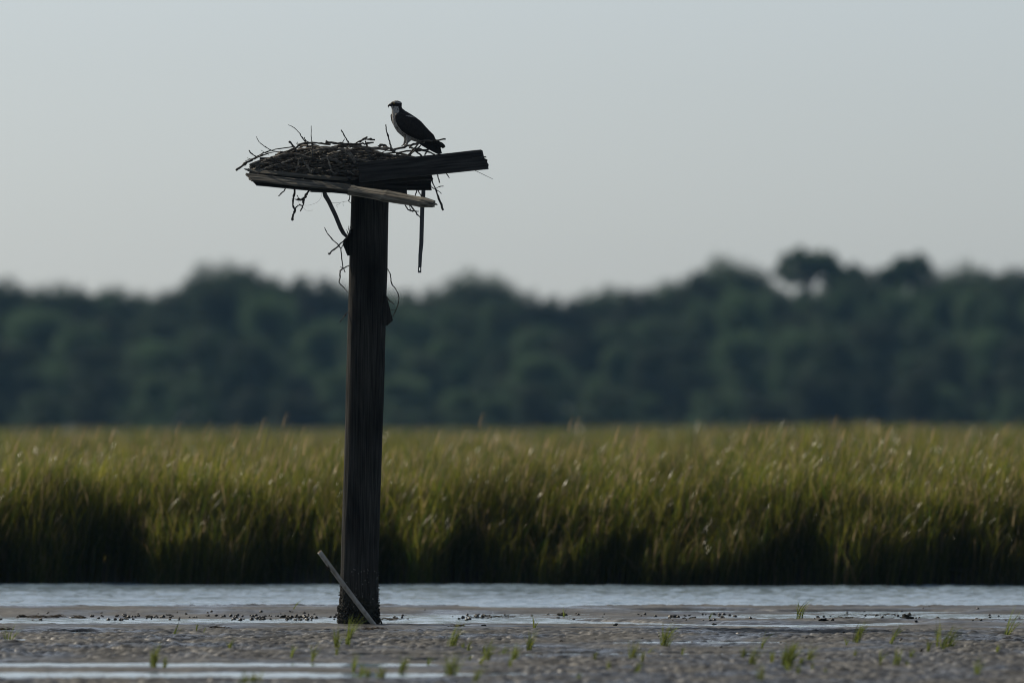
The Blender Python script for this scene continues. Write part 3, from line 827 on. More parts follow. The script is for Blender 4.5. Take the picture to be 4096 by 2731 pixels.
# ------------------------------------------------------------------ pipe and root at the foot
def pipe():
    a = P(1278, 2206, 83.62); b = P(1508, 2512, 83.80)
    b = b + (b - a).normalized() * 0.06
    ax = (b - a).normalized(); L = (b - a).length
    # the open end faces a little towards the camera
    s1 = ax.cross(Vector((0, 1, 0))).normalized(); s2 = ax.cross(s1)
    root = empty('pipe', Vector((b.x, b.y, 0)), 'white plastic pipe stuck in the mud leaning against the pole', 'pipe')
    na, nl = 28, 60
    def surf(r, inward):
        V = []
        for i in range(nl + 1):
            t = i / nl
            c = a + ax * L * t + Vector((0, 0, -0.006 * math.sin(math.pi * t)))
            for k in range(na):
                g = 2 * math.pi * k / na
                rr = r
                V.append(c + (s1 * math.cos(g) + s2 * math.sin(g)) * rr)
        F = [(i * na + k, i * na + (k + 1) % na, (i + 1) * na + (k + 1) % na, (i + 1) * na + k) for i in range(nl) for k in range(na)]
        return V, F
    ro = 0.0172; ri = 0.0148
    V, F = surf(ro, False)
    V2, F2 = surf(ri, True); off = len(V)
    rim = [(k, off + k, off + (k + 1) % na, (k + 1) % na) for k in range(na)]
    me = mesh_py('barrel', V, F + [tuple(reversed([i for i in rim_f])) for rim_f in rim], True)if False else mesh_py('barrel', V + V2, F + rim, True)
    link('barrel', me, M_pvc, root)
    nb = nl // 6
    V3 = [p for p in V2]
    F3 = [tuple(reversed(f)) for f in F2]
    # plugged a short way in by dried mud
    me = mesh_py('bore', V3, F3 + [tuple(nb * na + k for k in range(na))], True)
    link('bore', me, M_pvc_in, root)['label'] = 'tan inside of the open pipe end'
    # lump of dirt on the lower side
    pts = [P(1312, 2262, 83.6), P(1316, 2270, 83.6), P(1323, 2277, 83.61)]
    v, f = join_arrays([tube_arrays(pts, [0.003, 0.008, 0.003], sides=7, jit=0.3, seed=77)])
    link('dirt_lump', mesh_py('dirt_lump', v, f, True), M_shell_b, root)
pipe()
rt = stick(1, [(0, 0), (1, 1)], 1, 84, name='x_unused')
bpy.data.objects.remove(rt)
pts = [P(1498, 2462, 83.9), P(1515, 2475, 83.86), P(1526, 2488, 83.83), P(1529, 2512, 83.8)]
v, f = join_arrays([tube_arrays(pts, [0.006, 0.008, 0.007, 0.006], seed=55)])
tag(link('root', mesh_py('root', v, f, True), M_crust), 'black root curving down into the mud at the right foot of the pole', 'root')

# ------------------------------------------------------------------ osprey
def bird():
    k = 1 / 5.809 / PXM
    yb = 83.80
    foot = P(*c2(700, 1235), yb)
    root = empty('osprey', foot, 'osprey with a dark back and white breast perched on the right rim of the nest', 'bird')
    pieces = []    # (name, verts, faces)
    def loft(name, rings, n=24):
        V = []; F = []
        for (pa, pb, yc, yh) in rings:
            A = P(*c2(*pa), yb); B = P(*c2(*pb), yb)
            c = (A + B) / 2; e = (B - A) / 2
            for i in range(n):
                g = 2 * math.pi * i / n
                V.append(c + e * math.cos(g) + Vector((0, (yc + yh * math.sin(g)) * k, 0)))
        m = len(rings)
        for i in range(m - 1):
            for j in range(n):
                j2 = (j + 1) % n
                F.append((i * n + j, i * n + j2, (i + 1) * n + j2, (i + 1) * n + j))
        F.append(tuple(range(n - 1, -1, -1))); F.append(tuple((m - 1) * n + j for j in range(n)))
        pieces.append((name, V, F))
    def dense(r, q=3):
        out = []
        for i in range(len(r) - 1):
            for s in range(q):
                t = s / q
                lp = lambda a, b: a + (b - a) * t
                (a1, b1, c1_, d1), (a2, b2, c2_, d2) = r[i], r[i + 1]
                out.append(((lp(a1[0], a2[0]), lp(a1[1], a2[1])), (lp(b1[0], b2[0]), lp(b1[1], b2[1])), lp(c1_, c2_), lp(d1, d2)))
        out.append(r[-1]); return out
    body = [((372, 318), (585, 235), 0, 80), ((376, 350), (612, 300), 0, 88), ((388, 400), (632, 368), 0, 92), ((388, 470), (700, 425), 0, 120),
            ((386, 560), (830, 500), 0, 175), ((402, 680), (960, 585), 0, 210), ((440, 800), (1080, 680), 0, 220), ((515, 920), (1170, 785), 0, 210),
            ((640, 1030), (1255, 885), 0, 185), ((800, 1105), (1330, 970), 0, 150), ((950, 1150), (1390, 1060), 0, 110), ((1080, 1190), (1415, 1120), 0, 60)]
    loft('body', dense(body))
    # head
    hd = []
    for t in np.linspace(-0.97, 0.97, 15):
        x = 483 + 142 * t; hh = 88 * math.sqrt(1 - t * t)
        up = 1.0 if t > -0.3 else 0.93
        hd.append(((x, 280 + hh), (x + 8, 276 - hh * up), 0, 88 * math.sqrt(1 - t * t)))
    loft('head', hd)
    # ragged crest at the back of the head and on the nape
    for (x, y, ex, ey) in [(575, 215, 597, 240), (585, 245, 608, 268), (595, 270, 622, 292), (600, 300, 632, 318), (600, 330, 630, 350), (600, 355, 636, 380)]:
        loft('crest', [((x - 30, y + 14), (x - 20, y - 12), 0, 26), ((ex - 8, ey + 6), (ex - 4, ey - 6), 0, 12), ((ex, ey + 1), (ex + 1, ey - 1), 0, 3)])
    wing = [((478, 500), (560, 470), -130, 30), ((463, 540), (690, 500), -175, 42), ((474, 660), (880, 560), -205, 48), ((530, 785), (1040, 650), -215, 48),
            ((620, 900), (1165, 780), -205, 46), ((760, 1000), (1268, 890), -185, 44), ((930, 1078), (1370, 990), -160, 40), ((1080, 1130), (1412, 1085), -140, 34),
            ((1250, 1180), (1460, 1120), -110, 26), ((1420, 1225), (1570, 1170), -85, 18), ((1540, 1285), (1625, 1222), -70, 13), ((1600, 1302), (1642, 1262), -64, 9)]
    loft('wing', dense(wing))
    sh = [-112, -108, -100, -96, -92, -80, -50, -20, -10, -5, 0, 0]
    far = [((a[0] + s, a[1]), (b[0] + s * 0.6, b[1]), -yc * 0.9, yh) for (a, b, yc, yh), s in zip(wing, sh)]
    # far wing tip sits a little lower and shorter
    far[-1] = ((1470, 1290), (1545, 1350), 50, 8); far[-2] = ((1420, 1260), (1530, 1290), 55, 12)
    loft('wing', dense(far))
    # primaries with loose tips
    for (a, b, c_, d_) in [((1400, 1180), (1440, 1230), (1555, 1312), (1575, 1302)), ((1380, 1200), (1420, 1250), (1530, 1330), (1550, 1360)), ((1350, 1200), (1400, 1260), (1500, 1330), (1545, 1350))]:
        loft('wing', [((a[0], a[1]), (b[0], b[1]), -60, 14), ((c_[0] - 30, c_[1] - 25), (d_[0] - 30, d_[1] - 5), -60, 11), (c_, d_, -60, 7)])
    tail = [((960, 1150), (1330, 1060), 0, 60), ((1060, 1225), (1400, 1130), 0, 62), ((1200, 1308), (1470, 1190), 0, 66), ((1330, 1375), (1515, 1275), 0, 62), ((1440, 1432), (1545, 1360), 0, 56), ((1475, 1440), (1562, 1415), 0, 50)]
    loft('tail', dense([(a, b, yc, yh * 0.35 if i > 1 else yh * 0.6) for i, (a, b, yc, yh) in enumerate(tail)]))
    # legs and feet
    def limb(name, pts, rr, y):
        V, F = join_arrays([tube_arrays([Vector((*P(*c2(*q), yb).xz, 0)).xzy.to_tuple() if False else (lambda w_: (w_.x, w_.y + y * k + dyy * k, w_.z))(P(*c2(*q), yb)) for q, dyy in pts], [r * k for r in rr], sides=10, jit=0, sub=3)])
        pieces.append((name, [Vector(p) for p in V], F))
    for y, dx in ((-75, 0), (75, -62)):
        limb('leg', [((800 + dx, 1040), 0), ((785 + dx, 1100), 0), ((752 + dx, 1160), 0), ((735 + dx, 1212), 0)], [85, 58, 30, 25], y)
        for (tx, ty, dy) in [(-55, 20, -30), (-62, 24, 5), (-45, 22, 38), (35, 20, 0)]:
            limb('foot', [((735 + dx, 1215), 0), ((735 + dx + tx * 0.5, 1222), dy * .6), ((735 + dx + tx, 1222 + ty), dy)], [17, 13, 10], y)
    # union through a voxel remesh: one continuous body
    V = []; F = []; off = 0
    for _, v_, f_ in pieces:
        V += v_; F += [tuple(i + off for i in q) for q in f_]; off += len(v_)
    me0 = mesh_py('tmp', V, F)
    bm = bmesh.new(); bm.from_mesh(me0); bmesh.ops.recalc_face_normals(bm, faces=bm.faces)
    bmesh.ops.triangulate(bm, faces=[f for f in bm.faces if len(f.verts) > 4]); bm.to_mesh(me0); bm.free()
    tmp = bpy.data.objects.new('tmp', me0); S.collection.objects.link(tmp)
    md = tmp.modifiers.new('r', 'REMESH'); md.mode = 'VOXEL'; md.voxel_size = 0.0022; md.use_smooth_shade = True
    sm = tmp.modifiers.new('s', 'SMOOTH'); sm.iterations = 3; sm.factor = 0.5
    dg = C.evaluated_depsgraph_get(); ev = tmp.evaluated_get(dg)
    me = bpy.data.meshes.new_from_object(ev); me.name = 'body'
    bpy.data.objects.remove(tmp)
    trees = [(n_, BVHTree.FromPolygons(v_, f_)) for n_, v_, f_ in pieces]
    white = noise_mat('white_plumage', (0.07, 0.063, 0.053), (0.36, 0.35, 0.325), scale=(110, 110, 40), rough=0.85, bump=0.3, dist=0.003, lo=0.36, hi=0.52)
    dark = noise_mat('dark_plumage', (0.006, 0.005, 0.0045), (0.018, 0.015, 0.013), scale=(90, 90, 50), rough=0.7, bump=0.5, dist=0.003)
    pale = noise_mat('leg_skin', (0.2, 0.195, 0.18), (0.38, 0.37, 0.34), scale=(150, 150, 150), rough=0.7)
    brown = noise_mat('forehead_plumage', (0.02, 0.015, 0.01), (0.16, 0.14, 0.11), scale=(200, 200, 200), rough=0.8, lo=0.4, hi=0.6)
    for m in (white, dark, pale, brown): me.materials.append(m)
    idx = np.zeros(len(me.polygons), dtype=np.int32)
    x0 = 2048; 
    for i, p in enumerate(me.polygons):
        c = p.center
        best = None; bd = 1e9
        for n_, t_ in trees:
            r_ = t_.find_nearest(c, 0.02)
            if r_[3] is not None and r_[3] < bd - (0.0006 if n_ == 'wing' else 0): bd = r_[3]; best = n_
        px = 2048 + c.x / c.y * FPX
        py = 1688 - (c.z - CAM_Z) / c.y * FPX
        u = (px - 1500) * 5.809; v_ = (py - 370) * 5.809
        jx = 10 * mnoise.noise(Vector((u, v_, c.y * 3000)) * 0.03)
        u += jx; v_ += jx
        q = 1
        if best == 'wing':
            q = 1
            if 720 < u < 925 and abs(v_ - (535 + (u - 720) * 0.22)) < 5 + 8 * math.sin(max(0, (u - 720) / 205 * math.pi)) and c.y < yb: q = 0
        elif best == 'tail': q = 1
        elif best in ('leg', 'foot'): q = 2
        elif best in ('head', 'crest') or v_ < 380:
            stripe = 232 + max(0, (u - 430)) * 0.12
            if v_ < stripe + 2: q = 0 if u > 425 else 3
            elif v_ < 318 + max(0, (u - 480)) * 0.25 or u > 545 + max(0, 330 - v_) * 0.2: q = 1
            else: q = 0
            if u < 400 and v_ < 320: q = 1 if v_ > 250 else 3
        else:
            b = np.interp(v_, [380, 440, 500, 620, 800, 1000, 1200], [560, 560, 520, 560, 700, 900, 1200])
            q = 0 if u < b else 1
            if v_ > 900 and u < 1150: q = 0
        idx[i] = q
    me.polygons.foreach_set('material_index', idx)
    link('body', me, [white], root)
    # beak
    bk = mat_base('beak_horn', 0.35, 0.5)[0]; bk.node_tree.nodes['Principled BSDF'].inputs['Base Color'].default_value = (0.015, 0.016, 0.018, 1)
    pts = [((385, 298), 36), ((350, 293), 33), ((325, 300), 26), ((311, 322), 16), ((314, 345), 7), ((317, 360), 2)]
    V, F = join_arrays([tube_arrays([P(*c2(*q), yb) for q, _ in pts], [r * k for _, r in pts], sides=12, jit=0, sub=4)])
    link('beak', mesh_py('beak', V, F, True), bk, root)
    # eyes
    ye = mat_base('eye_iris', 0.2, 0.5)[0]; ye.node_tree.nodes['Principled BSDF'].inputs['Base Color'].default_value = (0.5, 0.36, 0.05, 1)
    bl = mat_base('eye_pupil', 0.15, 0.5)[0]; bl.node_tree.nodes['Principled BSDF'].inputs['Base Color'].default_value = (0.004, 0.004, 0.004, 1)
    for s in (-1, 1):
        c = P(*c2(447, 257), yb) + Vector((0, s * 78 * k, 0))
        bm = bmesh.new(); bmesh.ops.create_icosphere(bm, subdivisions=3, radius=14 * k)
        me = bpy.data.meshes.new('eye')
        for v_ in bm.verts: v_.co += c
        bm.to_mesh(me); bm.free()
        me.materials.append(ye); me.materials.append(bl)
        for p in me.polygons:
            dd = (p.center - c)
            if math.hypot(dd.x, dd.z) < 7 * k: p.material_index = 1
        link('eye', me, [ye, bl], root)
bird()

# ------------------------------------------------------------------ blades (grass)
def blades(bx, by, bz, H, width, lean, leandir, tint, segs=4, face=None, droop=None):
    n = len(bx)
    t = np.linspace(0, 1, segs + 1)
    ang = rng.uniform(0, math.pi, n) if face is None else face
    wx = np.cos(ang)[:, None]; wy = np.sin(ang)[:, None]
    lx = np.cos(leandir)[:, None]; ly = np.sin(leandir)[:, None]
    b = (lean[:, None]) * (t[None] ** 1.7)
    px = bx[:, None] + lx * H[:, None] * b
    py = by[:, None] + ly * H[:, None] * b
    pz = bz[:, None] + H[:, None] * (t[None] * np.sqrt(np.clip(1 - 0.45 * b ** 2, 0.2, 1)))
    if droop is not None: pz = pz - H[:, None] * droop[:, None] * t[None] ** 3
    wd = width[:, None] * np.array([0.7, 1.0, 0.9, 0.6, 0.12])[None, :segs + 1] / 2 if segs == 4 else width[:, None] * (1 - t[None] ** 2 * 0.9) / 2
    A = np.stack([px - wx * wd, py - wy * wd, pz], -1); B = np.stack([px + wx * wd, py + wy * wd, pz], -1)
    V = np.stack([A, B], 2).reshape(-1, 3)
    i0 = (np.arange(n) * (segs + 1) * 2)[:, None] + (np.arange(segs) * 2)[None]
    F = np.stack([i0, i0 + 1, i0 + 3, i0 + 2], -1).reshape(-1, 4)
    col = np.repeat(tint, (segs + 1) * 2, axis=0)
    return V, F, col
def blade_object(name, sets, mat):
    V, F, Cc = [], [], []; off = 0
    for v, f, c in sets:
        V.append(v); F.append(f + off); Cc.append(c); off += len(v)
    V = np.vstack(V); F = np.vstack(F); Cc = np.vstack(Cc)
    me = mesh_np(name, V, F, False)
    at = me.color_attributes.new('tint', 'FLOAT_COLOR', 'POINT')
    at.data.foreach_set('color', np.hstack([Cc, np.ones((len(Cc), 1))]).astype(np.float32).ravel())
    return link(name, me, mat)

GREEN = np.array([0.034, 0.078, 0.010]); YEL = np.array([0.205, 0.19, 0.03]); TAN = np.array([0.34, 0.26, 0.15])
def tints(n, dry=0.3, f=None):
    k = rng.random((n, 1)) ** (1.2 / max(dry, .05) * 0.4)
    if f is not None: k = np.clip(k * (0.35 + 1.1 * f[:, None] ** 1.5), 0, 1)      # upper leaves have yellowed
    c = GREEN * (1 - k) + YEL * k
    d = rng.random((n, 1)) < dry * 0.25
    c = np.where(d, TAN * rng.uniform(0.6, 1.1, (n, 1)), c)
    return c * rng.uniform(0.75, 1.2, (n, 1))

def marsh():
    sets = []
    def zone(d0, d1, half0, half1, dens, wscale, leaves, hscale=1.0):
        area = (d1 - d0) * (half0 + half1)
        n = int(area * dens)
        d = rng.uniform(d0, d1, n)
        hw = half0 + (half1 - half0) * (d - d0) / (d1 - d0)
        x = rng.uniform(-1, 1, n) * hw
        if d0 < 107:
            edge = 105.2 - 1.2 * sstep(-4, 5, x) + 0.15 * vnoise(x / 0.5, 0.1, 8) + 0.25
            keep = d > edge - 0.0 + 0.25 * vnoise(x / 0.35, 1.3, 40)
            x = x[keep]; d = d[keep]; n = len(x)
        if d1 < 135:
            keep = vnoise(x / 0.9, d / 0.9, 48) + 0.6 * vnoise(x / 0.3, d / 0.4, 49) > rng.uniform(-1.7, -0.15, n)
            x = x[keep]; d = d[keep]; n = len(x)
        z = terrain(x, d)
        clump = vnoise(x / 0.5, d / 0.5, 41)
        h = (0.765 + 0.12 * np.exp(-((x / d * FPX + 2048 - 3350) / 420) ** 2) + 0.13 * vnoise(x / 1.1, d / 1.3, 42) + 0.08 * clump + rng.normal(0, 0.09, n)) * hscale
        # first row is lower and hangs over the bank
        fr = 1 - sstep(105.2, 107, d)
        h = h * (1 - 0.10 * fr)
        right = sstep(1.0, 4.5, x)
        wind = rng.normal(0.15, 0.5, n)
        tone = (1 + 0.35 * vnoise(x / 0.45, d / 0.8, 51) + 0.2 * vnoise(x / 1.5, d / 2.5, 52))[:, None]
        # stems
        sets.append(blades(x, d, z, h, np.full(n, 0.006 * wscale), np.abs(rng.normal(0.14, 0.07, n)), wind, tints(n, 0.4) * tone, face=rng.normal(0, 0.5, n)))
        for k in range(leaves):
            f = rng.uniform(0.25, 0.85, n)
            hl = h * rng.uniform(0.28, 0.5, n)
            t = f
            lean0 = 0.14
            bx = x + np.cos(wind) * h * lean0 * f ** 1.7
            by = d + np.sin(wind) * h * lean0 * f ** 1.7
            ld = rng.uniform(0, 2 * math.pi, n)
            ld = np.where(rng.random(n) < 0.45, rng.normal(0.1, 0.6, n), ld)
            sets.append(blades(bx, by, z + h * f, hl, rng.uniform(0.0035, 0.0075, n) * wscale, np.abs(rng.normal(0.34, 0.18, n)), ld, tints(n, 0.45, f) * tone, droop=rng.uniform(0, 0.25, n)))
        # seed heads
        m = rng.random(n) < (0.11 if d0 < 130 else 0.16)
        k = m.sum()
        hx = x[m] + np.cos(wind[m]) * h[m] * 0.12; hy = d[m]; hz = z[m] + h[m] * 0.93
        sets.append(blades(hx, hy, hz, rng.uniform(0.05, 0.17, k), rng.uniform(0.005, 0.010, k) * wscale, np.abs(rng.normal(0.28, 0.14, k)), rng.normal(0, 0.5, k),
                           np.array([0.34, 0.27, 0.16]) * rng.uniform(0.4, 1.2, (k, 1)), face=rng.normal(0, 0.4, k)))
    zone(103.8, 107.2, 7.0, 7.0, 850, 1.0, 6)
    zone(107.2, 112, 7.6, 8.2, 240, 1.0, 4)
    zone(112, 130, 9, 11, 55, 1.4, 3)
    zone(130, 180, 12, 17, 14, 2.2, 3)
    zone(180, 320, 17, 28, 3.2, 4.0, 3)
    zone(320, 820, 28, 62, 0.45, 9.0, 3)
    # a few tall emergent stalks
    spots = [(230, 1690), (600, 1690), (1060, 1660), (1150, 1640), (1935, 1640), (1990, 1700), (2290, 1660), (2320, 1655), (720, 1680), (160, 1690), (2560, 1680), (3350, 1650), (3560, 1690), (400, 1690), (850, 1700), (1220, 1690), (2060, 1700), (4040, 1680), (3080, 1680), (2480, 1700)]
    for i, (px, row) in enumerate(spots):
        d = rng.uniform(107, 114)
        p = P(px, row, d); g = gz(p.x - 0.2, d)
        H = p.z - g
        a = lambda q: np.array([q])
        sets.append(blades(a(p.x - 0.22 * H), a(d), a(g), a(H), a(0.007), a(0.24), a(0.0), np.array([TAN * 0.6]), face=a(0.1)))
        sets.append(blades(a(p.x - 0.03 * H), a(d), a(p.z - 0.16), a(0.15), a(0.008), a(0.3), a(0.0), np.array([TAN * 0.8]), face=a(0.1)))
    k = 260
    hx = rng.uniform(-5.5, 5.5, k); hd = rng.uniform(106, 116, k); hg = terrain(hx, hd)
    hh = 1.0 + 0.42 * rng.random(k) ** 2; hl = np.abs(rng.normal(0.22, 0.08, k)); wd = rng.normal(0, 0.3, k)
    sets.append(blades(hx, hd, hg, hh, np.full(k, 0.005), hl, wd, TAN * rng.uniform(0.3, 0.8, (k, 1)), face=rng.normal(0, 0.3, k)))
    sets.append(blades(hx + hh * hl * 0.75, hd, hg + hh * 0.84, rng.uniform(0.1, 0.2, k), rng.uniform(0.006, 0.012, k), hl + 0.1, wd, TAN * rng.uniform(0.6, 1.4, (k, 1)), face=rng.normal(0, 0.3, k)))
    o = blade_object('marsh_grass', sets, M_grass)
    tag(o, 'tall green marsh grass along the far bank with pale seed heads', 'grass', kind='stuff')
marsh()

# ------------------------------------------------------------------ grass tufts on the mud
tufts = [  # px, row, height px, blades, lean, spread
 (33, 2559, 95, 9, .25, 26, 'thin grass tuft at the far left edge of the mud flat'),
 (618, 2670, 92, 16, .25, 30, 'grass tuft with a bright glint standing in the left front pool'),
 (657, 2668, 48, 7, .3, 14, 'short grass tuft just right of the glinting one in the left front pool'),
 (919, 2602, 55, 8, .1, 14, 'lone upright grass tuft on the mud left of the pipe'),
 (699, 2541, 60, 4, .5, 20, 'wispy yellow grass blades left of two tiny shoots'),
 (786, 2528, 32, 3, .1, 6, 'tiny grass shoot nearer the wispy blades'),
 (814, 2526, 34, 3, .3, 8, 'tiny grass shoot further right of the wispy blades'),
 (1000, 2731, 55, 30, .3, 80, 'wide bushy tuft cut off by the lower edge left of the pole'),
 (1174, 2435, 55, 4, .8, 10, 'slanting pale blade on the far bank left of the pole'),
 (1346, 2596, 82, 10, .05, 18, 'upright tuft in front of the pole, the left of a pair'),
 (1385, 2592, 125, 12, .45, 22, 'tall slanting tuft in front of the pole, the right of a pair'),
 (1248, 2655, 80, 8, .5, 22, 'faint slanting tuft between the pipe and the front pools'),
 (1414, 2694, 72, 8, .1, 18, 'blurred narrow tuft at the right end of the lowest pool'),
 (1455, 2700, 82, 14, .15, 16, 'dense narrow tuft just right of the lowest pool'),
 (1525, 2716, 62, 12, .1, 34, 'low blurred tuft below the right of the pole'),
 (1607, 2698, 82, 14, .4, 34, 'blurred leaning tuft right of the low tuft below the pole'),
 (1805, 2587, 100, 14, .5, 34, 'spreading tuft of long slanting blades right of the pole'),
 (1803, 2698, 115, 30, .2, 40, 'dense green tuft directly below the spreading one'),
 (1945, 2655, 90, 12, .6, 30, 'leaning tuft with a round glint right of the dense green tuft'),
 (1990, 2611, 88, 12, .8, 34, 'strongly slanting tuft behind the glinting leaning one'),
 (1895, 2731, 85, 8, .8, 24, 'pale blurred blades slanting up from the lower edge'),
 (1850, 2592, 30, 5, .3, 20, 'small low sprig beside the spreading tuft'),
 (2137, 2511, 52, 5, .3, 14, 'thin tuft standing at the edge of the long pool'),
 (2116, 2602, 92, 12, .25, 20, 'narrow tuft below the thin one at the long pool'),
 (2054, 2635, 70, 10, .35, 16, 'small blurred tuft left of the narrow tuft'),
 (2255, 2465, 36, 4, .05, 8, 'tiny tuft on the dark lump among the shells'),
 (2657, 2585, 90, 18, .35, 34, 'bright tuft with outspread blades in the middle right of the mud'),
 (2531, 2642, 76, 10, .4, 26, 'pair of blurred blades left of the bright outspread tuft'),
 (2545, 2694, 52, 10, .4, 24, 'low yellow tuft beneath the blurred pair of blades'),
 (2583, 2605, 60, 8, .8, 24, 'slanting sprig touching the bright outspread tuft'),
 (2838, 2476, 34, 3, .7, 8, 'single thin blade among the far shells'),
 (2313, 2731, 24, 8, .2, 18, 'yellow tip of a tuft at the lower edge'),
 (3003, 2668, 100, 12, .5, 30, 'left slanting tuft of the blurred front cluster'),
 (3045, 2594, 70, 4, .6, 14, 'single glinting blade behind the blurred front cluster'),
 (3045, 2731, 80, 12, .2, 26, 'tuft at the lower edge beneath the front cluster'),
 (3196, 2476, 88, 9, .15, 22, 'crisp tall tuft standing on the far mud bar'),
 (3425, 2576, 98, 13, .6, 26, 'crisp slanting tuft with a white glint at centre right'),
 (3385, 2578, 32, 3, .1, 6, 'short shoot just left of the crisp slanting tuft'),
 (3564, 2583, 84, 8, .6, 20, 'sparse slanting tuft between two fuller crisp tufts'),
 (3783, 2587, 100, 18, .45, 44, 'broad tuft of many crossing blades near the right edge'),
 (3747, 2587, 110, 6, .05, 14, 'few tall blades at the left side of the broad tuft'),
 (4024, 2548, 140, 9, .5, 22, 'tallest slanting tuft at the far right edge'),
 (3148, 2674, 100, 34, .3, 40, 'densest green tuft of the blurred front cluster'),
 (3229, 2646, 84, 12, .7, 22, 'right slanting tuft of the blurred front cluster'),
 (3586, 2655, 70, 10, .2, 26, 'faint tuft below the sparse slanting one'),
 (3630, 2659, 36, 8, .1, 30, 'low fuzzy sprigs beside the faint tuft'),
 (3906, 2694, 72, 9, .2, 24, 'faint yellow tuft at the lower right'),
 (3298, 2690, 26, 5, .6, 10, 'small glinting sprig below the front cluster'),
 (3085, 2655, 48, 8, .3, 16, 'low sprig at the left foot of the front cluster'),
]
for k in range(34):
    cpx, crow = [(1500, 2690), (1850, 2670), (1950, 2620), (2560, 2650), (3080, 2680), (3200, 2650), (3600, 2650), (1350, 2610), (3800, 2620)][k % 9]
    tufts.append((int(np.clip(cpx + rng.normal(0, 130), 20, 4070)), int(np.clip(crow + rng.normal(0, 28), 2540, 2715)), rng.uniform(26, 60), int(rng.integers(5, 9)), 0.3, 16, 'small faint sprig of grass among the larger tufts on the mud'))
for (px, row, hp, nb, lean, spread, lab) in tufts:
    p = on_ground(px, row); s = FPX / p.y
    n = max(5, int(nb * 2.0)); hp *= 1.12; spread *= 1.25; H = hp / s
    off = np.clip(rng.normal(0, 0.22, n), -.45, .45) * spread / s * (0.6 if nb <= 8 else 1)
    oy = rng.normal(0, 0.02, n)
    zz = terrain(p.x + off, p.y + oy) - 0.004 - p.z
    hh = H * rng.uniform(0.45, 1.05, n); hh[0] = H * 1.03
    ln = np.clip(rng.normal(lean, 0.27, n), -0.6, 1.1)
    dirr = np.where(ln < 0, math.pi, 0) + rng.normal(0, 0.5, n)
    tc = np.array([0.085, 0.125, 0.028]) * rng.uniform(0.7, 1.3, (n, 1)) + np.array([0.08, 0.06, 0.01]) * rng.random((n, 1))
    sets = [blades(off, oy, zz, hh, rng.uniform(0.0035, 0.0065, n), np.abs(ln), dirr, tc, face=rng.normal(0, 0.6, n))]
    o = blade_object('grass_tuft', sets, M_grass)
    o.location = p
    tag(o, lab, 'grass tuft', 'grass tufts on the mud flat')

# ------------------------------------------------------------------ shells, lumps and plant debris
def snail_mesh(seed, mat):
    rs = np.random.default_rng(seed)
    # stubby coiled shell lying on its side: tapered whorls
    L = 1.0; n = 22; sides = 10
    V = []; 
    for i in range(n + 1):
        t = i / n
        r = 0.42 * (1 - t) ** 0.75 * (1 + 0.12 * math.sin(t * 22)) * (0.65 + 0.35 * math.sin(min(1, t * 5) * math.pi / 2))
        for k in range(sides):
            g = 2 * math.pi * k / sides + t * 1.2
            V.append((t * L - 0.4, r * math.cos(g) * (1 + rs.normal(0, .05)), 0.25 + r * math.sin(g) * 0.9 + 0.05 * rs.normal(0, .3)))
    F = [(i * sides + k, i * sides + (k + 1) % sides, (i + 1) * sides + (k + 1) % sides, (i + 1) * sides + k) for i in range(n) for k in range(sides)]
    F.append(tuple(range(sides - 1, -1, -1)))
    me = mesh_py('shell', V, F, True); me.materials.append(mat)
    return me
def lump_mesh(seed, mat, spiky=0.25):
    bm = bmesh.new(); bmesh.ops.create_icosphere(bm, subdivisions=3, radius=0.5)
    for v in bm.verts:
        nn = mnoise.noise(v.co * 2.4 + Vector((seed, 0, 0))); n2 = mnoise.noise(v.co * 6 + Vector((seed, 5, 0)))
        v.co *= 1 + spiky * 1.3 * nn + spiky * 0.7 * n2
        v.co.z = v.co.z * 0.75 + 0.2
    me = bpy.data.meshes.new('mud_lump'); bm.to_mesh(me); bm.free()
    me.polygons.foreach_set('use_smooth', np.ones(len(me.polygons), dtype=bool))
    me.materials.append(mat)
    return me
shells = [snail_mesh(1, M_shell), snail_mesh(2, M_shell), lump_mesh(3, M_shell), lump_mesh(5, M_shell, .35), snail_mesh(4, M_shell_b)]
def put(me, name, p, s, lab, cat, grp, sq=1.0):
    o = bpy.data.objects.new(name, me); S.collection.objects.link(o)
    o.location = p; o.rotation_euler = (rng.normal(0, .3), rng.normal(0, .3), rng.uniform(0, 6.28)); o.scale = (s, s, s * sq)
    tag(o, lab, cat, grp)
    return o
n_sh = 0
def scatter(n, pxr, rowr, smin, smax, lab, clump=False, mix=0.2):
    global n_sh
    cx = [rng.uniform(*pxr) for _ in range(max(1, n // 9))]
    for i in range(n):
        px = rng.uniform(*pxr)
        if clump and rng.random() < 0.7: px = rng.choice(cx) + rng.normal(0, 38)
        if px < 1 or px > 4095: continue
        row = rng.uniform(*rowr)
        p = on_ground(px, row); p.z = max(p.z, 0.0)
        if abs(p.x - base.x) < 0.19 and abs(p.y - 84) < 0.25: continue
        q = rng.random()
        me = shells[4] if q < mix else shells[int(rng.integers(0, 4))]
        put(me, 'shell', p, rng.uniform(smin, smax) * 1.05, lab, 'shell', 'dark shells and lumps strewn over the mud flat'); n_sh += 1
scatter(165, (0, 2000), (2462, 2486), .014, .032, 'small dark shell in the wet band behind the pole, on the left half', True)
scatter(75, (2000, 4096), (2456, 2482), .014, .030, 'small dark shell in the wet band beyond the long pool, on the right half', True)
scatter(16, (0, 1300), (2440, 2456), .014, .026, 'small shell on the bare far bank left of the pole')
scatter(10, (1560, 4096), (2436, 2450), .014, .026, 'small shell on the bare far bank right of the pole')
scatter(32, (2000, 4096), (2515, 2640), .012, .028, 'small shell on the bumpy mud at the right, in front of the long pool', False, 0.5)
n_left = 300 - n_sh - 14
scatter(max(0, n_left), (0, 2000), (2515, 2700), .011, .024, 'small shell on the bumpy mud at the left, in front of the pole', False, 0.5)
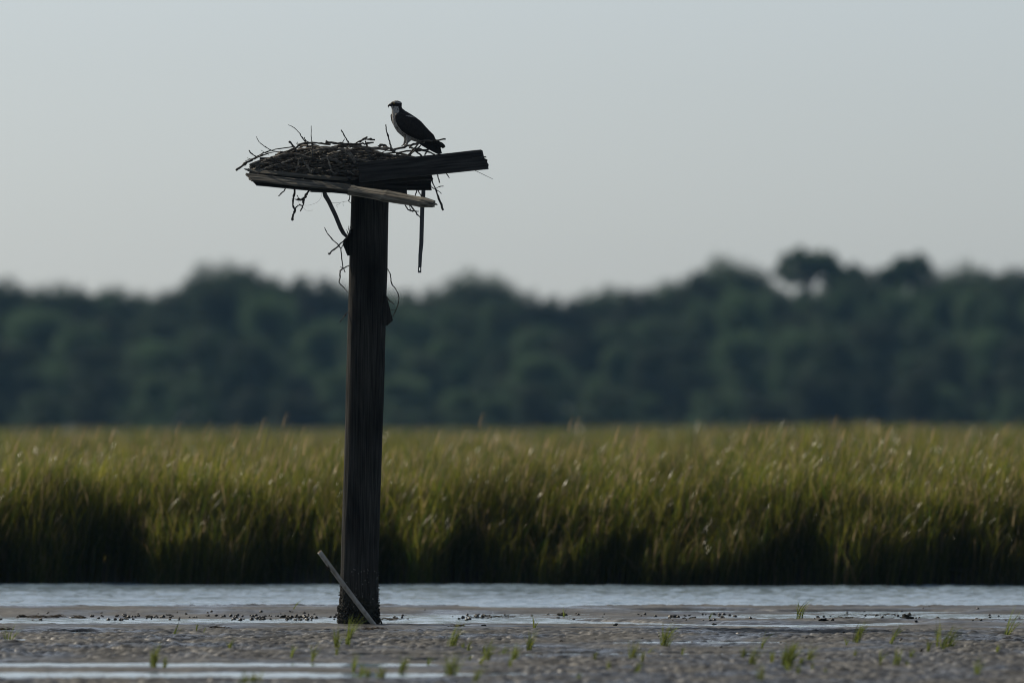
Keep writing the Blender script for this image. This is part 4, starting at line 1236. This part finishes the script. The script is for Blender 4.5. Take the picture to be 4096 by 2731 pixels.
for (px, row, s, sq, lab) in [(1665, 2503, .035, .8, 'flat-topped stone'), ] if False else []: pass
lumps = [(2253, 2462, 52, .6, 'dark muddy clump with a tiny tuft on it among the far shells'),
 (2463, 2503, 30, 1.1, 'upright brown lump at the near edge of the long pool'),
 (2696, 2468, 56, .75, 'large dark mussel clump on the right of the far shell band'),
 (2770, 2473, 42, .6, 'shiny dark clump right of the large mussel clump'),
 (2857, 2503, 34, .7, 'dark lump at the edge of the long pool, right of centre'),
 (3290, 2499, 58, .5, 'broad dark lump in the right part of the long pool'),
 (3626, 2488, 60, .9, 'stacked dark lumps near the right end of the shell band'),
 (1937, 2504, 36, .6, 'small dark lump at the pool edge right of the pole'),
 (290, 2470, 36, .6, 'largest dark clump at the left of the shell band'),
 (95, 2473, 56, .6, 'muddy clump at the far left of the shell band'),
 (600, 2475, 46, .6, 'dark clump in the left shell band left of the pale stone'),
 (498, 2460, 34, .7, 'dark stone on the left far bank'),
 (680, 2448, 42, .5, 'pale topped stone on the left far bank'),
 (2460, 2540, 30, .9, 'dark round lump on the wet strip at centre right'),
 (2963, 2532, 56, .45, 'flat dark clump on the bumpy mud at the right'),
 (3548, 2520, 34, .7, 'dark lump on the mud between the right hand tufts'),
 (1135, 2470, 54, .5, 'wide dark clump in the shell band left of the pole')]
lm = [lump_mesh(11, M_crust, .5), lump_mesh(12, M_crust, .4), lump_mesh(13, M_shell, .45)]
for i, (px, row, wpx, sq, lab) in enumerate(lumps):
    p = on_ground(px, row); p.z = max(p.z, 0) - 0.004; wpx *= 0.72; sq *= 0.8
    put(lm[i % 3], 'mud_lump', p, wpx / (FPX / p.y), lab, 'lump', None, sq)
# plant debris: flat mats of broken straws
wr = [(150, 2469, 100, 'dark straw mat in the left shell band'), (225, 2474, 70, 'fuzzy dark weed clump right of the straw mat'), (315, 2476, 60, 'dark weed clump in the left shell band'), (870, 2510, 70, 'brown straw wisp at the near edge of the pool left of the pole'),
      (1995, 2470, 190, 'long dark drift of straw right of the pole'), (1545, 2484, 110, 'reddish fibrous debris beside the foot of the pole'), (1490, 2520, 110, 'orange brown leaf litter in front of the pole'),
      (3375, 2474, 110, 'orange straw drift near the crisp far tuft'), (3540, 2463, 230, 'long thin straw drift at the right far bank'), (4060, 2560, 120, 'brown debris at the right edge'), (1830, 2505, 60, 'small brown wisp at the pool edge right of the pole'), (15, 2517, 60, 'dark weed at the left edge below the pool')]
for i, (px, row, wpx, lab) in enumerate(wr):
    p = on_ground(px, row); p.z = max(p.z, 0)
    s = FPX / p.y; parts = []
    for k in range(46):
        c = np.array([rng.normal(0, .26) * wpx / s, rng.normal(0, .08), abs(rng.normal(0, 0.006)) + 0.001])
        a = rng.normal(0, .6); L = rng.uniform(.02, .07)
        dv = np.array([math.cos(a), math.sin(a), rng.normal(0, .22)]) * L / 2
        parts.append(tube_arrays([c - dv, c + dv * 0.1 + [0, 0, .004], c + dv], [.0012, .0018, .001], sides=4, jit=.1, sub=1, seed=int(k + i * 50)))
    v, f = join_arrays(parts)
    o = link('plant_debris', mesh_py('plant_debris', v, f), M_wrack); o.location = p
    tag(o, lab, 'debris')
# spurt of droplets from the mud
bm = bmesh.new()
for (px, row, r) in [(1968, 2386, 3), (1965, 2404, 3.5), (1969, 2401, 2.5), (1969, 2413, 2.5), (1969, 2444, 3), (1972, 2451, 4), (1963, 2456, 4.5), (1976, 2434, 2.5), (1990, 2429, 2.5), (1970, 2455, 3)]:
    c = P(px, row, 88.0)
    ret = bmesh.ops.create_icosphere(bm, subdivisions=2, radius=r * 0.5 / (FPX / 88))
    for v in ret['verts']: v.co = Vector((v.co.x, v.co.y, v.co.z * 1.3)) + c
me = bpy.data.meshes.new('water_spurt'); bm.to_mesh(me); bm.free()
tag(link('water_spurt', me, M_drop), 'thin spurt of white water drops rising from the mud right of the pole', 'water drops')

# ------------------------------------------------------------------ trees
def tree_proto(seed, kind):
    """unit tree of height 1; returns crown mesh, trunk mesh"""
    rs = np.random.default_rng(seed)
    lobes = []
    if kind == 'round':
        for k in range(15):
            a = rs.uniform(0, 6.28); rr = rs.uniform(0, .26) ** 0.8 * 1.0; z = rs.uniform(.34, .88)
            rr *= math.sqrt(max(0.05, 1 - ((z - .58) / .38) ** 2))
            lobes.append((rr * math.cos(a), rr * math.sin(a), z, rs.uniform(.09, .16)))
        lobes.append((0, 0, .88, .12))
    elif kind == 'umbrella':
        for k in range(34):
            rr = .27 * math.sqrt((k + .5) / 34); a = k * 2.399963
            lobes.append((rr * math.cos(a), rr * math.sin(a), .775 + .165 * math.sqrt(1 - (rr / .285) ** 2) + rs.normal(0, .014), rs.uniform(.026, .06)))
        for k in range(16):
            a = rs.uniform(0, 6.28); rr = rs.uniform(0.0, .24)
            lobes.append((rr * math.cos(a), rr * math.sin(a), rs.uniform(.79, .85), rs.uniform(.022, .035)))
        for k in range(5):
            a = rs.uniform(0, 6.28); rr = rs.uniform(0.05, .2)
            lobes.append((rr * math.cos(a), rr * math.sin(a), rs.uniform(.62, .72), rs.uniform(.05, .08)))
    elif kind == 'dome':
        for k in range(34):
            z = 1 - (k + .5) / 34 * 1.25; a = k * 2.399963
            rr = math.sqrt(max(0, 1 - z * z)) if z > 0 else 1.0
            lobes.append((rr * .34 * math.cos(a) + rs.normal(0, .02), rr * .34 * math.sin(a) + rs.normal(0, .02), .52 + .36 * z + rs.normal(0, .015), rs.uniform(.085, .13)))
        for k in range(8):
            lobes.append((rs.uniform(-.2, .2), rs.uniform(-.2, .2), rs.uniform(.3, .7), .14))
    elif kind == 'full':
        for k in range(24):
            a = rs.uniform(0, 6.28); z = rs.uniform(.12, .86)
            rr = rs.uniform(.3, 1) * .36 * math.sqrt(max(0.05, 1 - ((z - .4) / .58) ** 2))
            lobes.append((rr * math.cos(a), rr * math.sin(a), z, rs.uniform(.11, .17)))
        lobes.append((0, 0, .85, .14)); lobes.append((.16, 0, .8, .13)); lobes.append((-.16, 0.05, .8, .13))
    else:
        for k in range(18):
            z = rs.uniform(.2, .92); a = rs.uniform(0, 6.28); rr = rs.uniform(.3, 1) * .2 * (1.12 - z) * 1.3
            lobes.append((rr * math.cos(a), rr * math.sin(a), z, rs.uniform(.07, .12)))
        lobes.append((0, 0, .93, .07))
    V, F, Cc = [], [], []
    nl = 9000 if kind not in ('full', 'dome') else 14000
    L = np.array(lobes)
    wts = L[:, 3] ** 2; wts /= wts.sum()
    pick = rs.choice(len(L), nl, p=wts)
    dirs = rs.normal(0, 1, (nl, 3)); dirs /= np.linalg.norm(dirs, axis=1)[:, None]
    rad = rs.random(nl) ** 0.33 * (1 + rs.normal(0, .14, nl))
    c = L[pick, :3] + dirs * (L[pick, 3] * rad)[:, None] * np.array([1, 1, .8])
    a = rs.normal(0, 1, (nl, 3)); a /= np.linalg.norm(a, axis=1)[:, None]
    b = np.cross(a, rs.normal(0, 1, (nl, 3))); b /= np.linalg.norm(b, axis=1)[:, None]
    s = rs.uniform(.006, .014, nl)[:, None]
    q = np.stack([c - a * s * 1.4, c - b * s * .6, c + a * s * 1.4, c + b * s * .6], 1).reshape(-1, 3)
    f = np.arange(nl * 4).reshape(-1, 4)
    me = mesh_np('crown', q, f)
    lt = rs.uniform(.45, 1.5) * rs.uniform(.6, 1.5, len(L))[pick][:, None] * rs.uniform(.8, 1.2, (nl, 1))
    col = np.array([0.045, 0.078, 0.036]) * lt
    at = me.color_attributes.new('tint', 'FLOAT_COLOR', 'POINT')
    at.data.foreach_set('color', np.hstack([np.repeat(col, 4, axis=0), np.ones((nl * 4, 1))]).astype(np.float32).ravel())
    me.materials.append(M_leaf)
    parts = [tube_arrays([(0, 0, -0.02), (.01, 0, .3), (-.01, .01, .6), (0, 0, .86)], [.024, .018, .012, .004], sides=8, jit=.05, seed=seed)]
    for (x, y, z, r) in lobes[:16]:
        z0 = max(.15, z - .22)
        parts.append(tube_arrays([(0, 0, z0), (x * .5, y * .5, z - .08), (x, y, z)], [.009, .006, .003], sides=5, jit=.05, seed=seed + 1, sub=2))
    v, fc = join_arrays(parts)
    tr = mesh_py('trunk', v, fc, True); tr.materials.append(M_trunk)
    return me, tr
protos = {'dome': [tree_proto(k, 'dome') for k in range(31, 35)], 'round': [tree_proto(1, 'round'), tree_proto(2, 'round'), tree_proto(3, 'round'), tree_proto(8, 'round')], 'full': [tree_proto(k, 'full') for k in range(21, 28)], 'umbrella': [tree_proto(4, 'umbrella'), tree_proto(5, 'umbrella')], 'tall': [tree_proto(6, 'tall'), tree_proto(7, 'tall')]}
def put_tree(px, row, d, kind, wid, lab, grp='trees of the far wood'):
    p = P(px, row, d); g = 0.16
    H = (p.z - g) / 0.95
    cr, tr = random.choice(protos[kind])
    e = empty('tree', (p.x, d, g), lab, 'tree', grp)
    W = wid / (FPX / d)                    # crown width wanted, metres
    base_w = {'dome': .9, 'full': .92, 'round': .72, 'umbrella': .62, 'tall': .45}[kind]
    sx = W / base_w
    e.rotation_euler = (0, 0, random.uniform(0, 6.28)); e.scale = (sx, sx, H)
    for nm, me in (('crown', cr), ('trunk', tr)):
        o = bpy.data.objects.new(nm, me); S.collection.objects.link(o); o.parent = e
        if nm == 'trunk':
            o.scale = (0.7, 0.7, 1.0)
    return e
sk_x = [0, 50, 150, 280, 360, 430, 500, 600, 700, 770, 800, 870, 950, 1020, 1060, 1150, 1230, 1300, 1400, 1600, 1720, 1770, 1850, 1900, 1960, 2030, 2100, 2170, 2250, 2370, 2430, 2560, 2650, 2750, 2800, 2870, 2950, 3000, 3050, 3110, 3400, 3550, 3600, 3650, 3700, 3740, 3830, 3900, 3950, 4050, 4096]
sk_y = [1120, 1128, 1150, 1142, 1165, 1160, 1178, 1172, 1160, 1130, 1090, 1068, 1062, 1075, 1108, 1118, 1095, 1112, 1148, 1155, 1172, 1155, 1120, 1108, 1116, 1148, 1175, 1188, 1180, 1192, 1165, 1150, 1142, 1122, 1085, 1058, 1050, 1065, 1092, 1112, 1085, 1078, 1110, 1110, 1110, 1092, 1072, 1065, 1085, 1068, 1078]
sky_trees = [  # peaks of the skyline
 (20, 1116, 'round', 190, 'dark tree at the left edge of the skyline'), (170, 1148, 'round', 170, 'low skyline tree right of the left edge tree'), (285, 1138, 'round', 190, 'small round skyline tree left of the dip'), (425, 1156, 'round', 150, 'small bump of a tree in the left dip of the skyline'),
 (545, 1172, 'round', 200, 'low tree in the middle of the left skyline dip'), (680, 1162, 'round', 200, 'low skyline tree at the foot of the big left dome'), (845, 1068, 'round', 220, 'left half of the big dome on the left skyline'), (960, 1056, 'round', 270, 'tallest round tree of the left skyline'), (1095, 1112, 'round', 170, 'tree in the notch right of the big left dome'),
 (1235, 1092, 'round', 230, 'round skyline tree just left of the pole'), (1380, 1146, 'round', 210, 'skyline tree touching the left side of the pole'), (1600, 1150, 'round', 230, 'skyline tree touching the right side of the pole'), (1740, 1160, 'round', 130, 'small skyline tree under the hanging strap'),
 (1880, 1106, 'round', 260, 'domed skyline tree right of the hanging strap'), (1990, 1124, 'round', 200, 'right shoulder of the dome right of the strap'), (2110, 1172, 'round', 170, 'low skyline tree before the centre dip'), (2240, 1176, 'round', 200, 'lowest bump in the centre dip of the skyline'), (2350, 1186, 'round', 150, 'tree at the bottom of the centre dip'),
 (2450, 1158, 'round', 200, 'first rising tree right of the centre dip'), (2560, 1146, 'round', 180, 'second rising tree right of the centre dip'), (2680, 1138, 'round', 200, 'skyline tree left of the right dome'), (2800, 1084, 'round', 180, 'left shoulder of the right dome'), (2910, 1050, 'round', 260, 'broad dome tree of the right skyline'), (3030, 1086, 'round', 180, 'right shoulder of the right dome'),
 (3232, 1008, 'umbrella', 270, 'tall umbrella shaped pine with sky showing through its crown'), (3400, 1076, 'umbrella', 170, 'flat topped pine right of the tall umbrella pine'), (3480, 1070, 'round', 150, 'dark flat crown between the two open pines'), (3652, 1030, 'umbrella', 190, 'second tall pine with gaps of sky under its crown'),
 (3560, 1074, 'umbrella', 130, 'small flat topped crown left of the second tall pine'), (3740, 1090, 'round', 120, 'small tree in the notch right of the second tall pine'), (3840, 1070, 'round', 180, 'bushy skyline tree left of the last notch'), (3930, 1074, 'round', 130, 'narrow skyline tree near the last notch'), (4050, 1062, 'round', 180, 'tree at the right edge of the skyline')]
for (px, row, kind, wd, lab) in sky_trees:
    put_tree(px, row, random.uniform(985, 1010), 'dome' if kind == 'round' else kind, wd * (1.75 if kind == 'round' else 1.15), lab)
def low_sky(px):
    if 3090 < px < 3340: return 1165
    if 3500 < px < 3700: return 1135
    return float(np.interp(px, sk_x, sk_y))
for px in range(-500, 4700, 120):     # the wood below the skyline
    pj = px + random.uniform(-40, 40)
    put_tree(pj, low_sky(pj) + random.uniform(14, 40), random.uniform(990, 1020), 'dome', random.uniform(320, 440), 'blurred dark tree filling the far wood just under the skyline')
for px in range(-500, 4700, 105):
    put_tree(px + random.uniform(-30, 30), random.uniform(1440, 1540), random.uniform(915, 935), 'full', random.uniform(240, 320), 'blurred bush at the foot of the far wood', 'bushes at the foot of the far wood')
for px, row in ((3110, 1165), (3180, 1178), (3250, 1172), (3320, 1180), (3390, 1150), (3150, 1210), (3290, 1215), (3520, 1140), (3600, 1136), (3680, 1138), (3760, 1150), (3800, 1135), (3960, 1130)):
    put_tree(px, row, random.uniform(975, 990), 'full', 260, 'blurred dark tree filling the far wood just under the skyline')
for px in range(-400, 4600, 170):
    pj = px + random.uniform(-70, 70)
    put_tree(pj, low_sky(pj) + random.uniform(50, 140), random.uniform(940, 970), random.choice(['dome', 'full', 'full']), random.uniform(280, 420), 'blurred green tree in the middle of the far wood')
for px in range(-300, 4500, 180):
    pj = px + random.uniform(-80, 80)
    put_tree(pj, random.uniform(1290, 1420), random.uniform(890, 925), 'full', random.uniform(260, 380), 'blurred lower tree at the front of the far wood')
for px in range(-200, 4400, 200):
    pj = px + random.uniform(-80, 80)
    put_tree(pj, random.uniform(1460, 1590), random.uniform(845, 875), 'full', random.uniform(220, 360), 'blurred bush at the foot of the far wood', 'bushes at the foot of the far wood')

# ------------------------------------------------------------------ haze
bm = bmesh.new(); bmesh.ops.create_cube(bm, size=1)
lo = Vector((-905, -15, -1.5)); hi = Vector((905, 1405, 22))
for v in bm.verts: v.co = Vector([lo[i] + (v.co[i] + .5) * (hi[i] - lo[i]) for i in range(3)])
me = bpy.data.meshes.new('haze'); bm.to_mesh(me); bm.free()
hm = bpy.data.materials.new('haze'); hm.use_nodes = True
hn = hm.node_tree; hn.nodes.remove(hn.nodes['Principled BSDF'])
pv = hn.nodes.new('ShaderNodeVolumePrincipled')
pv.inputs['Color'].default_value = (0.3, 0.6, 1.0, 1)
pv.inputs['Density'].default_value = 0.00006
pv.inputs['Anisotropy'].default_value = 0.2
hn.links.new(pv.outputs[0], hn.nodes['Material Output'].inputs['Volume'])
tag(link('haze', me, hm), kind='stuff')
